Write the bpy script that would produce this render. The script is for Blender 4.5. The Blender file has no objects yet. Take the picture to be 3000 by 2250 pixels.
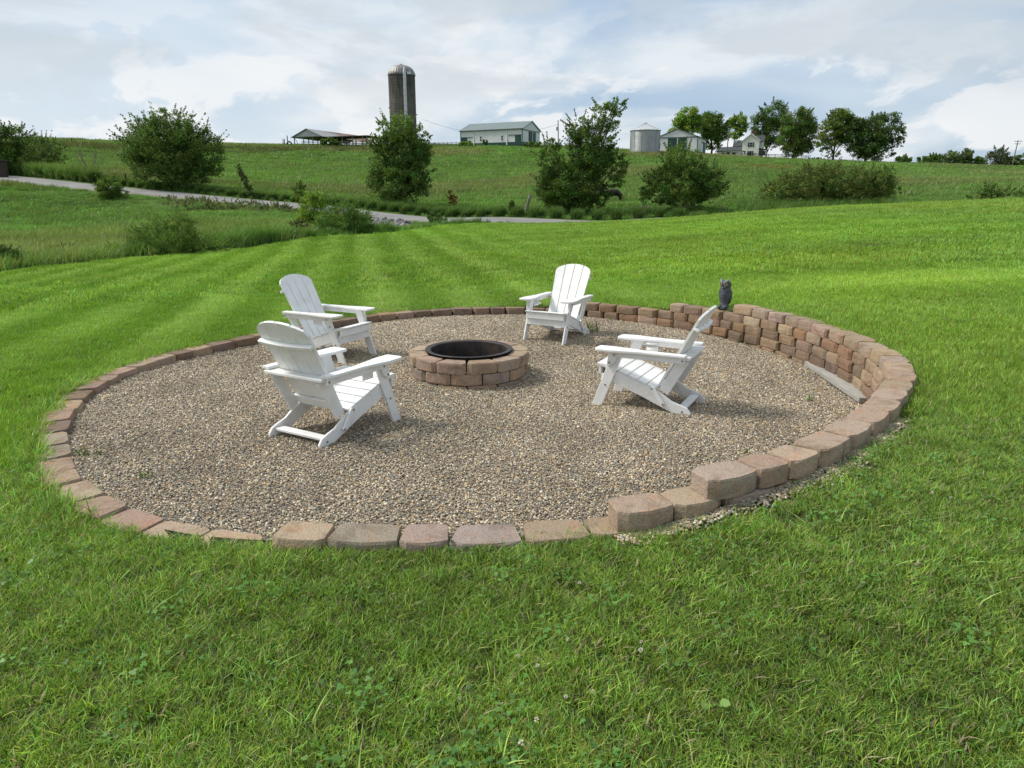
import bpy, bmesh, math, random
import numpy as np
from mathutils import Vector, Matrix, Euler

# ------------------------------------------------------------------ camera, sky, sun, exposure
F = 2080.0
TH = math.radians(14.8)
EYE = 1.66
R = math.radians
SC = bpy.context.scene
COL = SC.collection

cam = bpy.data.objects.new('camera', bpy.data.cameras.new('camera'))
COL.objects.link(cam)
cam.location = (0, 0, EYE)
cam.rotation_euler = (R(90) - TH, 0, 0)
cam.data.sensor_width = 36.0
cam.data.lens = F / 3000 * 36.0
cam.data.clip_start = 0.05
cam.data.clip_end = 9000
SC.camera = cam
SC.view_settings.view_transform = 'Standard'
SC.view_settings.look = 'None'
SC.view_settings.gamma = 1.0
SC.view_settings.exposure = 0.0
SC.cycles.max_bounces = 6
SC.cycles.transparent_max_bounces = 6

SUN_EL, SUN_AZ = R(50), R(-80)          # azimuth from +Y towards +X
sun = bpy.data.objects.new('sun', bpy.data.lights.new('sun', 'SUN'))
COL.objects.link(sun)
sun.data.energy = 3.7
sun.data.angle = R(15)
sun.data.color = (1.0, 0.95, 0.87)
sdir = Vector((math.sin(SUN_AZ) * math.cos(SUN_EL), math.cos(SUN_AZ) * math.cos(SUN_EL), math.sin(SUN_EL)))
sun.rotation_euler = sdir.to_track_quat('Z', 'Y').to_euler()
sun.location = (-20, 10, 40)

SKY_S = 0.10
world = bpy.data.worlds.new('World')
SC.world = world
world.use_nodes = True
_nt = world.node_tree
_nt.nodes.clear()


class N:
    """tiny node-graph helper"""
    def __init__(self, nt):
        self.nt = nt

    def add(self, typ, **kw):
        n = self.nt.nodes.new(typ)
        for k, v in kw.items():
            setattr(n, k, v)
        return n

    def link(self, a, b):
        self.nt.links.new(a, b)

    def val(self, sock, v):
        if hasattr(v, 'is_output'):
            self.link(v, sock)
        else:
            sock.default_value = v

    def math(self, op, a, b=0.0, c=None, clamp=False):
        n = self.add('ShaderNodeMath', operation=op, use_clamp=clamp)
        self.val(n.inputs[0], a)
        self.val(n.inputs[1], b)
        if c is not None:
            self.val(n.inputs[2], c)
        return n.outputs[0]

    def mix(self, fac, a, b, mode='MIX'):
        n = self.add('ShaderNodeMix', data_type='RGBA', blend_type=mode)
        self.val(n.inputs[0], fac)
        self.val(n.inputs[6], a if hasattr(a, 'is_output') else (*a, 1))
        self.val(n.inputs[7], b if hasattr(b, 'is_output') else (*b, 1))
        return n.outputs[2]

    def noise(self, vec, scale, detail=3, rough=0.5, dist=0.0):
        n = self.add('ShaderNodeTexNoise')
        self.link(vec, n.inputs['Vector'])
        n.inputs['Scale'].default_value = scale
        n.inputs['Detail'].default_value = detail
        n.inputs['Roughness'].default_value = rough
        n.inputs['Distortion'].default_value = dist
        return n.outputs['Fac']

    def ramp(self, fac, stops, interp='LINEAR'):
        n = self.add('ShaderNodeValToRGB')
        n.color_ramp.interpolation = interp
        el = n.color_ramp.elements
        while len(el) < len(stops):
            el.new(0.5)
        for e, (p, c) in zip(el, stops):
            e.position = p
            e.color = (*c, 1) if len(c) == 3 else c
        self.link(fac, n.inputs[0])
        return n.outputs[0]

    def smooth(self, x, lo, hi):
        n = self.add('ShaderNodeMapRange', interpolation_type='SMOOTHSTEP')
        self.val(n.inputs[0], x)
        n.inputs[1].default_value = lo
        n.inputs[2].default_value = hi
        return n.outputs[0]


def build_world():
    g = N(_nt)
    sky = g.add('ShaderNodeTexSky', sky_type='NISHITA', sun_disc=False)
    sky.sun_elevation = SUN_EL
    sky.sun_rotation = SUN_AZ
    sky.altitude = 200
    sky.air_density = 1.0
    sky.dust_density = 2.2
    sky.ozone_density = 1.6
    tc = g.add('ShaderNodeTexCoord')
    sep = g.add('ShaderNodeSeparateXYZ')
    g.link(tc.outputs['Generated'], sep.inputs[0])
    x, y, z = sep.outputs
    zz = g.math('MAXIMUM', z, 0.0)

    def vec(h, v, tilt, off):
        """cloud space: wide along the horizon, flat in height, leaning with the wind"""
        c = g.add('ShaderNodeCombineXYZ')
        g.link(g.math('MULTIPLY_ADD', x, h, off), c.inputs[0])
        g.link(g.math('MULTIPLY', y, h), c.inputs[1])
        g.link(g.math('ADD', g.math('MULTIPLY', zz, v), g.math('MULTIPLY', x, tilt)), c.inputs[2])
        return c.outputs[0]
    A, B, C = vec(2.4, 9.0, 0.9, 3.1), vec(3.8, 11.5, -1.0, 7.7), vec(8.0, 17.0, -2.2, 1.3)
    veil = g.smooth(g.math('ADD', g.noise(A, 0.8, 4, 0.5, 0.3), g.math('MULTIPLY', x, -0.22)), 0.28, 0.62)
    layer = g.smooth(g.math('ADD', g.noise(B, 1.0, 6, 0.55, 0.35), g.math('MULTIPLY', x, -0.05)), 0.44, 0.64)
    cum = g.smooth(g.noise(C, 1.0, 7, 0.56, 0.25), 0.50, 0.58)
    low = g.math('SUBTRACT', 1.0, g.smooth(zz, 0.10, 0.26))
    thick = g.smooth(g.math('ADD', g.noise(A, 1.25, 6, 0.55, 0.4), g.math('MULTIPLY', x, -0.06)), 0.48, 0.62)
    edge = g.smooth(zz, 0.06, 0.17)
    k = 1.0 / SKY_S
    base = g.mix(0.60, g.mix(1.0, sky.outputs[0], (0.80, 0.90, 1.02), 'MULTIPLY'), (0.56 * k, 0.72 * k, 0.90 * k))
    c1 = g.mix(g.math('MULTIPLY', veil, 0.70), base, (0.78 * k, 0.86 * k, 0.92 * k))
    c2 = g.mix(g.math('MULTIPLY', layer, 0.75), c1, (0.87 * k, 0.905 * k, 0.925 * k))
    c3 = g.mix(g.math('MULTIPLY', g.math('MULTIPLY', cum, low), 0.75), c2, (0.94 * k, 0.95 * k, 0.955 * k))
    c4 = g.mix(g.math('MULTIPLY', g.math('MULTIPLY', thick, edge), 0.72), c3, (0.61 * k, 0.675 * k, 0.73 * k))
    bg = g.add('ShaderNodeBackground')
    bg.inputs[1].default_value = SKY_S
    g.link(c4, bg.inputs[0])
    out = g.add('ShaderNodeOutputWorld')
    g.link(bg.outputs[0], out.inputs[0])


build_world()

# ------------------------------------------------------------------ helpers: pixels, objects, meshes
rng = np.random.default_rng(7)
random.seed(7)


def ray(px, py):
    u = (px - 1500) / F
    v = -(py - 1125) / F
    return np.array([u, math.cos(TH) + v * math.sin(TH), -math.sin(TH) + v * math.cos(TH)])


def atd(px, py, d):
    r = ray(px, py)
    return r * (d / r[1]) + np.array([0, 0, EYE])


def onz(px, py, z):
    r = ray(px, py)
    return r * ((z - EYE) / r[2]) + np.array([0, 0, EYE])


def tag(o, label=None, cat=None, group=None, kind=None):
    for k, v in (('label', label), ('category', cat), ('group', group), ('kind', kind)):
        if v:
            o[k] = v
    return o


def empty(name, loc=(0, 0, 0), rz=0.0, label=None, cat=None, group=None):
    o = bpy.data.objects.new(name, None)
    COL.objects.link(o)
    o.empty_display_size = 0.1
    o.location = loc
    o.rotation_euler = (0, 0, rz)
    return tag(o, label, cat, group)


def link(name, me, mat=None, parent=None):
    o = bpy.data.objects.new(name, me)
    COL.objects.link(o)
    if mat is not None and not me.materials:
        me.materials.append(mat)
    if parent is not None:
        o.parent = parent
    return o


class MB:
    """collects shapes into one mesh"""
    def __init__(self):
        self.v, self.f = [], []

    def add(self, vs, fs):
        n = len(self.v)
        self.v += [tuple(p) for p in vs]
        self.f += [tuple(i + n for i in q) for q in fs]
        return self

    def box(self, x0, x1, y0, y1, z0, z1):
        vs = [(x, y, z) for z in (z0, z1) for y in (y0, y1) for x in (x0, x1)]
        return self.add(vs, [(0, 2, 3, 1), (4, 5, 7, 6), (0, 1, 5, 4), (2, 6, 7, 3), (0, 4, 6, 2), (1, 3, 7, 5)])

    def prism(self, poly, axis, a, b):
        """poly of 2d points extruded along axis from a to b; axis x -> (y,z), y -> (x,z), z -> (x,y)"""
        def p3(p, t):
            return {'x': (t, p[0], p[1]), 'y': (p[0], t, p[1]), 'z': (p[0], p[1], t)}[axis]
        n = len(poly)
        vs = [p3(p, a) for p in poly] + [p3(p, b) for p in poly]
        fs = [tuple(range(n - 1, -1, -1)), tuple(range(n, 2 * n))]
        fs += [(i, (i + 1) % n, (i + 1) % n + n, i + n) for i in range(n)]
        return self.add(vs, fs)

    def tube(self, pts, radii, seg=6, cap=True):
        pts = [Vector(p) for p in pts]
        rings = []
        for i, p in enumerate(pts):
            d = (pts[min(i + 1, len(pts) - 1)] - pts[max(i - 1, 0)]).normalized()
            a = d.cross(Vector((0.3, 0.2, 1)) if abs(d.z) < 0.9 else Vector((1, 0.1, 0))).normalized()
            b = d.cross(a)
            rings.append([p + (a * math.cos(t) + b * math.sin(t)) * radii[i]
                          for t in [2 * math.pi * k / seg for k in range(seg)]])
        vs = [q for r_ in rings for q in r_]
        fs = []
        for i in range(len(pts) - 1):
            for k in range(seg):
                k2 = (k + 1) % seg
                fs.append((i * seg + k, i * seg + k2, (i + 1) * seg + k2, (i + 1) * seg + k))
        if cap:
            fs.append(tuple(range(seg - 1, -1, -1)))
            fs.append(tuple((len(pts) - 1) * seg + k for k in range(seg)))
        return self.add(vs, fs)

    def lathe(self, prof, seg=32, cx=0, cy=0, cap=False):
        vs = [(cx + r_ * math.cos(2 * math.pi * k / seg), cy + r_ * math.sin(2 * math.pi * k / seg), z)
              for r_, z in prof for k in range(seg)]
        fs = [(i * seg + k, i * seg + (k + 1) % seg, (i + 1) * seg + (k + 1) % seg, (i + 1) * seg + k)
              for i in range(len(prof) - 1) for k in range(seg)]
        if cap:
            fs.append(tuple(range(seg - 1, -1, -1)))
            fs.append(tuple((len(prof) - 1) * seg + k for k in range(seg)))
        return self.add(vs, fs)

    def mesh(self, name, bevel=0.0, smooth=False, segs=1):
        me = bpy.data.meshes.new(name)
        me.from_pydata(self.v, [], self.f)
        bm = bmesh.new()
        bm.from_mesh(me)
        bmesh.ops.recalc_face_normals(bm, faces=bm.faces)
        if bevel:
            ed = [e for e in bm.edges if len(e.link_faces) == 2 and e.calc_face_angle(0) > 0.5]
            bmesh.ops.bevel(bm, geom=ed, offset=bevel, segments=segs, affect='EDGES', profile=0.6)
        bm.to_mesh(me)
        bm.free()
        if smooth:
            me.polygons.foreach_set('use_smooth', [True] * len(me.polygons))
        return me

    def build(self, name, mat, parent=None, bevel=0.0, smooth=False, segs=1):
        return link(name, self.mesh(name, bevel, smooth, segs), mat, parent)


def np_mesh(name, V, Fc, mat, col=None, smooth=False):
    """V (n,3), Fc (m,k) arrays of equal-size faces; col (n,3) point colours"""
    me = bpy.data.meshes.new(name)
    me.vertices.add(len(V))
    me.vertices.foreach_set('co', np.asarray(V, np.float32).ravel())
    m, k = Fc.shape
    me.loops.add(m * k)
    me.loops.foreach_set('vertex_index', Fc.astype(np.int32).ravel())
    me.polygons.add(m)
    me.polygons.foreach_set('loop_start', np.arange(0, m * k, k, dtype=np.int32))
    me.polygons.foreach_set('loop_total', np.full(m, k, np.int32))
    if col is not None:
        a = me.attributes.new('col', 'FLOAT_COLOR', 'POINT')
        a.data.foreach_set('color', np.c_[col, np.ones(len(col))].astype(np.float32).ravel())
    me.update(calc_edges=True)
    if smooth:
        me.polygons.foreach_set('use_smooth', np.ones(m, bool))
    if mat is not None:
        me.materials.append(mat)
    return me


# ------------------------------------------------------------------ materials
def new_mat(name):
    m = bpy.data.materials.new(name)
    m.use_nodes = True
    g = N(m.node_tree)
    b = m.node_tree.nodes['Principled BSDF']
    b.inputs['Specular IOR Level'].default_value = 0.3
    return m, g, b


def bump(g, b, h, strength=0.3, dist=0.01):
    n = g.add('ShaderNodeBump')
    n.inputs['Strength'].default_value = strength
    n.inputs['Distance'].default_value = dist
    g.link(h, n.inputs['Height'])
    g.link(n.outputs[0], b.inputs['Normal'])


def simple(name, c1, c2=None, scale=4.0, rough=0.7, metal=0.0, bmp=0.0, bscale=40, bd=0.005, stretch=None, detail=5):
    m, g, b = new_mat(name)
    c2 = c2 or tuple(x * 0.8 for x in c1)
    tc = g.add('ShaderNodeTexCoord')
    vec = tc.outputs['Object']
    if stretch:
        mp = g.add('ShaderNodeMapping')
        mp.inputs['Scale'].default_value = stretch
        g.link(vec, mp.inputs[0])
        vec = mp.outputs[0]
    f = g.smooth(g.noise(vec, scale, detail, 0.6), 0.3, 0.7)
    g.link(g.mix(f, c1, c2), b.inputs['Base Color'])
    b.inputs['Roughness'].default_value = rough
    b.inputs['Metallic'].default_value = metal
    if bmp:
        bump(g, b, g.noise(vec, bscale, 4, 0.6), bmp, bd)
    return m


def leaf_mat(name, trans=0.32, rough=0.5, tint=True):
    """foliage: point colour 'col', times the instance 'tint' if there is one"""
    m = bpy.data.materials.new(name)
    m.use_nodes = True
    nt = m.node_tree
    nt.nodes.clear()
    g = N(nt)
    a = g.add('ShaderNodeAttribute', attribute_name='col')
    c = a.outputs['Color']
    if tint:
        t = g.add('ShaderNodeAttribute', attribute_name='tint', attribute_type='INSTANCER')
        c = g.mix(1.0, c, t.outputs['Color'], 'MULTIPLY')
    p = g.add('ShaderNodeBsdfPrincipled')
    p.inputs['Roughness'].default_value = rough
    p.inputs['Specular IOR Level'].default_value = 0.25
    g.link(c, p.inputs['Base Color'])
    tr = g.add('ShaderNodeBsdfTranslucent')
    g.link(g.mix(1.0, c, (1.25, 1.15, 0.6), 'MULTIPLY'), tr.inputs[0])
    mx = g.add('ShaderNodeMixShader')
    mx.inputs[0].default_value = trans
    g.link(p.outputs[0], mx.inputs[1])
    g.link(tr.outputs[0], mx.inputs[2])
    o = g.add('ShaderNodeOutputMaterial')
    g.link(mx.outputs[0], o.inputs[0])
    return m


M = {}
M['leaf'] = leaf_mat('leaf', 0.30, 0.5, tint=False)
M['grass'] = leaf_mat('grass', 0.32, 0.42)
M['bark'] = simple('bark', (0.10, 0.075, 0.055), (0.055, 0.042, 0.032), 9, 0.9, bmp=0.6, bscale=25, bd=0.02)
M['oldwood'] = simple('oldwood', (0.22, 0.20, 0.175), (0.12, 0.105, 0.09), 6, 0.9, bmp=0.4, stretch=(6, 6, 0.8))
M['darkwood'] = simple('darkwood', (0.06, 0.045, 0.04), (0.035, 0.028, 0.026), 5, 0.9)


def white_plastic():
    m, g, b = new_mat('white_plastic')
    tc = g.add('ShaderNodeTexCoord')
    n1 = g.noise(tc.outputs['Object'], 7, 5, 0.6)
    n2 = g.noise(tc.outputs['Object'], 120, 2, 0.5)
    c = g.mix(g.smooth(n1, 0.42, 0.75), (0.80, 0.80, 0.785), (0.70, 0.695, 0.67))
    mp = g.add('ShaderNodeMapping')
    mp.inputs['Scale'].default_value = (1, 1, 0.25)
    g.link(tc.outputs['Object'], mp.inputs[0])
    st = g.smooth(g.noise(mp.outputs[0], 26, 5, 0.65), 0.56, 0.78)
    sp = g.smooth(g.noise(tc.outputs['Object'], 85, 3, 0.6), 0.66, 0.74)
    c = g.mix(g.math('MULTIPLY', st, 0.35), c, (0.56, 0.54, 0.48))
    c = g.mix(g.math('MULTIPLY', sp, 0.35), c, (0.36, 0.33, 0.27))
    g.link(c, b.inputs['Base Color'])
    b.inputs['Roughness'].default_value = 0.48
    bump(g, b, n2, 0.12, 0.002)
    return m


M['white'] = white_plastic()
M['bolt'] = simple('bolt', (0.25, 0.25, 0.25), None, 4, 0.4, 0.8)


def block_mat():
    m, g, b = new_mat('wall_stone')
    tc = g.add('ShaderNodeTexCoord')
    oi = g.add('ShaderNodeObjectInfo')
    off = g.add('ShaderNodeVectorMath', operation='MULTIPLY_ADD')
    g.link(oi.outputs['Random'], off.inputs[0])
    off.inputs[1].default_value = (37, 21, 53)
    g.link(tc.outputs['Object'], off.inputs[2])
    P = off.outputs[0]
    big = g.smooth(g.noise(P, 6.0, 4, 0.6, 0.6), 0.48, 0.68)
    red = g.smooth(g.noise(P, 9.0, 4, 0.6, 0.3), 0.50, 0.70)
    fine = g.noise(P, 70, 5, 0.7)
    c = oi.outputs['Color']
    c = g.mix(g.math('MULTIPLY', red, 0.6), c, g.mix(1.0, c, (1.10, 0.84, 0.68), 'MULTIPLY'))
    c = g.mix(g.math('MULTIPLY', big, 0.72), c, g.mix(1.0, c, (0.62, 0.60, 0.585), 'MULTIPLY'))
    c = g.mix(1.0, c, g.ramp(fine, [(0.25, (0.72, 0.72, 0.72)), (0.5, (1, 1, 1)), (0.8, (1.18, 1.18, 1.18))]), 'MULTIPLY')
    g.link(c, b.inputs['Base Color'])
    b.inputs['Roughness'].default_value = 0.92
    b.inputs['Specular IOR Level'].default_value = 0.15
    vo = g.add('ShaderNodeTexVoronoi')
    vo.inputs['Scale'].default_value = 90
    g.link(P, vo.inputs['Vector'])
    pit = g.smooth(vo.outputs['Distance'], 0.12, 0.4)
    c = g.mix(g.math('MULTIPLY', g.math('SUBTRACT', 1.0, pit), 0.25), c, g.mix(1.0, c, (0.6, 0.58, 0.55), 'MULTIPLY'))
    g.link(c, b.inputs['Base Color'])
    h = g.math('ADD', g.math('ADD', g.noise(P, 16, 6, 0.7), g.math('MULTIPLY', fine, 0.7)), g.math('MULTIPLY', pit, 0.25))
    bump(g, b, h, 0.8, 0.012)
    return m


M['block'] = block_mat()


def inst_mat(name, rough=0.75):
    m, g, b = new_mat(name)
    t = g.add('ShaderNodeAttribute', attribute_name='tint', attribute_type='INSTANCER')
    tc = g.add('ShaderNodeTexCoord')
    n = g.noise(tc.outputs['Object'], 3.0, 3, 0.6)
    c = g.mix(1.0, t.outputs['Color'], g.ramp(n, [(0.3, (0.8, 0.8, 0.8)), (0.7, (1.15, 1.15, 1.15))]), 'MULTIPLY')
    g.link(c, b.inputs['Base Color'])
    b.inputs['Roughness'].default_value = rough
    return m


M['pebble'] = inst_mat('pebble')

# ------------------------------------------------------------------ terrain: a smooth surface through known points
CEN = np.array([-0.2, 6.6])
RING = [(-1.15, 3.10), (-1.40, 3.12), (-1.79, 3.27), (-1.94, 3.39), (-2.21, 3.58), (-2.50, 3.87), (-2.82, 4.25),
        (-3.00, 4.55), (-3.16, 4.85), (-3.32, 5.15), (-3.44, 5.48), (-3.52, 5.95), (-3.55, 6.3), (-3.53, 6.62),
        (-3.44, 6.99), (-3.26, 7.45), (-3.05, 7.85), (-2.8, 8.3), (-2.4, 8.9), (-1.9, 9.45), (-1.39, 9.85), (-1.05, 9.99),
        (-0.54, 10.14), (-0.05, 10.20), (0.45, 10.16), (1.08, 9.93), (1.65, 9.56), (2.04, 9.22), (2.31, 8.95),
        (2.52, 8.62), (2.76, 8.20), (2.93, 7.70), (3.04, 7.2), (3.08, 6.7), (3.07, 6.2), (2.98, 5.72), (2.83, 5.30),
        (2.62, 4.9), (2.33, 4.47), (1.96, 4.08), (1.58, 3.71), (1.19, 3.40), (0.91, 3.25), (0.70, 3.16), (0.42, 3.09),
        (0.10, 3.03), (-0.36, 3.01), (-0.84, 3.05)]


def fit_ring():
    p = np.array(RING) - CEN
    ph = np.arctan2(p[:, 1], p[:, 0])
    r_ = np.hypot(p[:, 0], p[:, 1])
    K = 8
    A = [np.ones_like(ph)]
    for k in range(1, K + 1):
        A += [np.cos(k * ph), np.sin(k * ph)]
    c, *_ = np.linalg.lstsq(np.array(A).T, r_, rcond=None)
    return c


RC = fit_ring()


def ring_r(ph):
    ph = np.asarray(ph, float)
    r_ = RC[0] * np.ones_like(ph)
    for k in range(1, (len(RC) - 1) // 2 + 1):
        r_ = r_ + RC[2 * k - 1] * np.cos(k * ph) + RC[2 * k] * np.sin(k * ph)
    return r_


def ring_pt(ph, off=0.0):
    r_ = float(ring_r(ph)) + off
    return CEN + r_ * np.array([math.cos(ph), math.sin(ph)])


def ph_of(x, y):
    return math.atan2(y - CEN[1], x - CEN[0])


def tps_fit(P, z, smooth=0.0):
    P = np.asarray(P, float)
    n = len(P)
    d = np.hypot(P[:, None, 0] - P[None, :, 0], P[:, None, 1] - P[None, :, 1])
    Kk = np.where(d > 0, d * d * np.log(np.maximum(d, 1e-9)), 0) + np.eye(n) * smooth
    Q = np.c_[np.ones(n), P]
    A = np.block([[Kk, Q], [Q.T, np.zeros((3, 3))]])
    w = np.linalg.solve(A, np.r_[z, np.zeros(3)])
    return P, w


def tps_eval(fit, X, Y):
    P, w = fit
    X = np.asarray(X, float)
    Y = np.asarray(Y, float)
    out = np.full(X.shape, w[-3]) + w[-2] * X + w[-1] * Y
    for i in range(len(P)):
        d2 = (X - P[i, 0]) ** 2 + (Y - P[i, 1]) ** 2
        out = out + w[i] * 0.5 * d2 * np.log(np.maximum(d2, 1e-12))
    return out


ROAD_PX = [(2900, 640, 41), (2500, 650, 40), (2150, 672, 39.5), (1800, 657, 40), (1400, 645, 42), (1100, 631, 46),
           (850, 602, 51), (500, 570, 57), (300, 552, 61), (120, 533, 65), (30, 524, 68), (-150, 505, 74), (-500, 470, 88)]
EDGE_PX = [(-900, 870, 15.5), (-400, 840, 17.5), (0, 800, 20.5), (325, 763, 24), (637, 738, 27), (949, 695, 31), (1098, 689, 33), (1288, 664, 36.5),
           (1437, 653, 38), (1804, 651, 37), (2034, 640, 36), (2197, 626, 35), (2305, 617, 34), (2577, 606, 33),
           (3000, 593, 31.5), (3500, 580, 30)]
HILL_PX = [(-200, 470, 95), (-200, 410, 125), (60, 470, 92), (60, 418, 122), (300, 500, 82), (300, 460, 105), (300, 427, 132),
           (700, 540, 75), (700, 480, 115), (700, 430, 160), (1100, 580, 66), (1100, 520, 100), (1100, 465, 145), (1100, 432, 195),
           (1500, 590, 62), (1500, 530, 100), (1500, 470, 150), (1500, 431, 200), (1900, 585, 62), (1900, 545, 85),
           (1900, 500, 125), (1900, 449, 190), (2300, 590, 58), (2300, 540, 88), (2300, 500, 130), (2300, 468, 220),
           (2700, 580, 58), (2700, 540, 88), (2700, 510, 130), (2700, 480, 240), (3000, 580, 58), (3000, 540, 85),
           (3000, 512, 140), (3000, 491, 240), (3400, 540, 85), (3400, 498, 220), (2850, 488, 330), (2300, 462, 300), (2150, 459, 275),
           (2000, 622, 48), (2300, 613, 49), (2500, 608, 49), (2750, 602, 48), (3050, 598, 46), (1500, 428, 260), (700, 428, 230), (100, 416, 190), (3300, 490, 330)]
MEAD_PX = [(0, 765, 26), (325, 738, 29), (637, 715, 32.5), (0, 690, 36), (300, 660, 42), (600, 640, 42), (0, 610, 50), (-300, 640, 45), (900, 672, 37), (1150, 668, 39.5)]


def terrain_fit():
    pts = []
    for t in ROAD_PX + EDGE_PX + HILL_PX + MEAD_PX:
        pts.append(atd(*t))
    for x, z in ((9, 0.55), (14, 0.60), (20, 0.6)):                # road trough hidden behind the lawn's shoulder
        pts.append((x, 38.5, z))
    # lawn around the stone ring
    lv = [(-3.6, 6.5, 0.08), (-3.0, 4.3, 0.085), (-1.5, 2.95, 0.100), (-0.8, 2.80, 0.140), (0, 2.75, 0.160), (0.55, 2.80, 0.180), (1.0, 2.93, 0.24), (1.75, 3.4, 0.295), (2.5, 4.1, 0.315),
          (3.1, 5.0, 0.345), (3.35, 6.2, 0.36), (3.3, 7.3, 0.37), (3.0, 8.3, 0.36), (2.6, 9.1, 0.28), (2.0, 9.7, 0.185), (1.2, 10.2, 0.15),
          (0, 10.5, 0.085), (-1.6, 10.1, 0.08), (-3.0, 8.5, 0.08)]
    pts += lv
    pts += [(0, 1.0, 0.06), (-3, 1.5, 0.03), (3, 1.5, 0.24), (5, 4, 0.46), (6, 8, 0.58), (-7, 6, 0.0), (-7, 12, -0.05), (0, 16, 0.12), (6, 16, 0.62), (12, 14, 1.0),
            (0, 25, 0.20), (8, 26, 0.8), (-5, 22, -0.1), (-2, -5, 0.0), (8, -5, 0.6), (-10, -5, -0.05), (0, -20, 0.2), (22, 10, 1.5), (-20, 8, -0.5), (25, -15, 1.4), (-25, -15, -0.4)]
    pts = np.array([tuple(p) for p in pts])
    return tps_fit(pts[:, :2], pts[:, 2])


TF = terrain_fit()


def gz_raw(X, Y):
    """height of the land at x, y, before the road was cut in"""
    X = np.asarray(X, float)
    Y = np.asarray(Y, float)
    z = tps_eval(TF, X, Y)
    r_ = np.hypot(X, Y)
    far = np.clip((r_ - 260) / 160, 0, 1)
    back = np.clip((-Y - 18) / 60, 0, 1)
    far = far * far * (3 - 2 * far)
    tgt = np.where(Y > 0, 13.5, 0.5)
    z = z * (1 - far) + tgt * far
    z = np.where(Y < 0, z * (1 - back) + 0.5 * back, z)
    side = np.clip((np.abs(X) - 0.95 * np.maximum(Y, 30) - 10) / 80, 0, 1)
    lim = np.where(Y > 0, np.clip(0.06 * np.maximum(Y, 0), 0, 13), 0.5)
    return z * (1 - side) + lim * side


_road = np.array([atd(*t)[:2] for t in ROAD_PX])


def dense(poly, step):
    out = []
    # catmull-rom
    P = np.vstack([2 * poly[0] - poly[1], poly, 2 * poly[-1] - poly[-2]])
    for i in range(1, len(P) - 2):
        n = max(2, int(np.hypot(*(P[i + 1] - P[i])) / step))
        for t in np.linspace(0, 1, n, endpoint=False):
            a, b, c, d = P[i - 1], P[i], P[i + 1], P[i + 2]
            out.append(0.5 * (2 * b + (c - a) * t + (2 * a - 5 * b + 4 * c - d) * t * t + (3 * b - a - 3 * c + d) * t ** 3))
    out.append(poly[-1])
    return np.array(out)


ROADC = dense(_road, 1.2)


def road_normals():
    n = []
    for i in range(len(ROADC)):
        t = ROADC[min(i + 1, len(ROADC) - 1)] - ROADC[max(i - 1, 0)]
        t = t / np.hypot(*t)
        n.append((t[1], -t[0]) if t[0] < 0 else (-t[1], t[0]))
    return np.array(n)


ROADN = road_normals()                   # towards the far side
ROADZ = gz_raw(ROADC[:, 0], ROADC[:, 1])
ROADS = np.interp(ROADC[:, 0], [-45.0, -22.0, -6.0, -2.0], [0.085, 0.045, 0.02, 0.06])      # cross fall towards the lawn


def gz(X, Y):
    """height of the land at x, y, levelled along the road"""
    X = np.asarray(X, float)
    Y = np.asarray(Y, float)
    z = gz_raw(X, Y)
    best = np.full(X.shape, 1e9)
    tgt = np.zeros(X.shape)
    for q, nn, zc, sl in zip(ROADC, ROADN, ROADZ, ROADS):
        d = np.hypot(X - q[0], Y - q[1])
        o = (X - q[0]) * nn[0] + (Y - q[1]) * nn[1]
        k = d < best
        best = np.where(k, d, best)
        tgt = np.where(k, zc + sl * o, tgt)
    w = np.clip((5.2 - best) / 2.6, 0, 1)
    w = w * w * (3 - 2 * w)
    return z * (1 - w) + tgt * w


def gz1(x, y):
    return float(gz(np.array([x]), np.array([y]))[0])


# gravel level inside the ring
GF = tps_fit([(-0.2, 3.1), (-1.5, 3.3), (-2.6, 4.2), (-3.3, 5.6), (-3.4, 6.8), (-2.5, 8.6), (-0.5, 10.0), (1.2, 9.7), (2.4, 8.5), (3.0, 7.0), (2.8, 5.6),
              (1.9, 4.3), (1.0, 3.5), (-1.05, 3.14), (-0.80, 3.12), (0, 5.0), (-0.4, 6.6), (1.2, 6.5), (-1.6, 6.6), (0.3, 8.2)],
             np.array([0.150, 0.085, 0.078, 0.045, 0.03, 0.01, 0.005, 0.01, -0.02, -0.045, -0.035, 0.05, 0.145, 0.088, 0.125, 0.04, 0.0, -0.02, 0.01, 0.0]), 0.2)


def gravel_z(X, Y):
    return tps_eval(GF, X, Y)


def gvz(x, y):
    return float(gravel_z(np.array([x]), np.array([y]))[0])


_edge = np.array([atd(*t)[:2] for t in EDGE_PX])
_eaz = np.arctan2(_edge[:, 0], _edge[:, 1])
_er = np.hypot(_edge[:, 0], _edge[:, 1])


def lawn_side(X, Y):
    """metres inside (+) or outside (-) the mown lawn"""
    az = np.arctan2(X, Y)
    r_ = np.hypot(X, Y)
    er = np.interp(az, _eaz, _er)
    return np.where(Y > -2, er - r_, 10.0)


def road_dist(X, Y):
    d = np.full(np.shape(X), 1e9)
    for q in ROADC[::2]:
        d = np.minimum(d, np.hypot(X - q[0], Y - q[1]))
    return d


def wob(X, Y, s, seed):
    """cheap smooth noise in -1..1"""
    r_ = np.random.default_rng(seed)
    o = 0
    for k in range(6):
        a = r_.uniform(0, 6.28)
        fr = s * r_.uniform(0.6, 1.9)
        o = o + np.sin((X * math.cos(a) + Y * math.sin(a)) * fr + r_.uniform(0, 6.28))
    return o / 3.2


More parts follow.
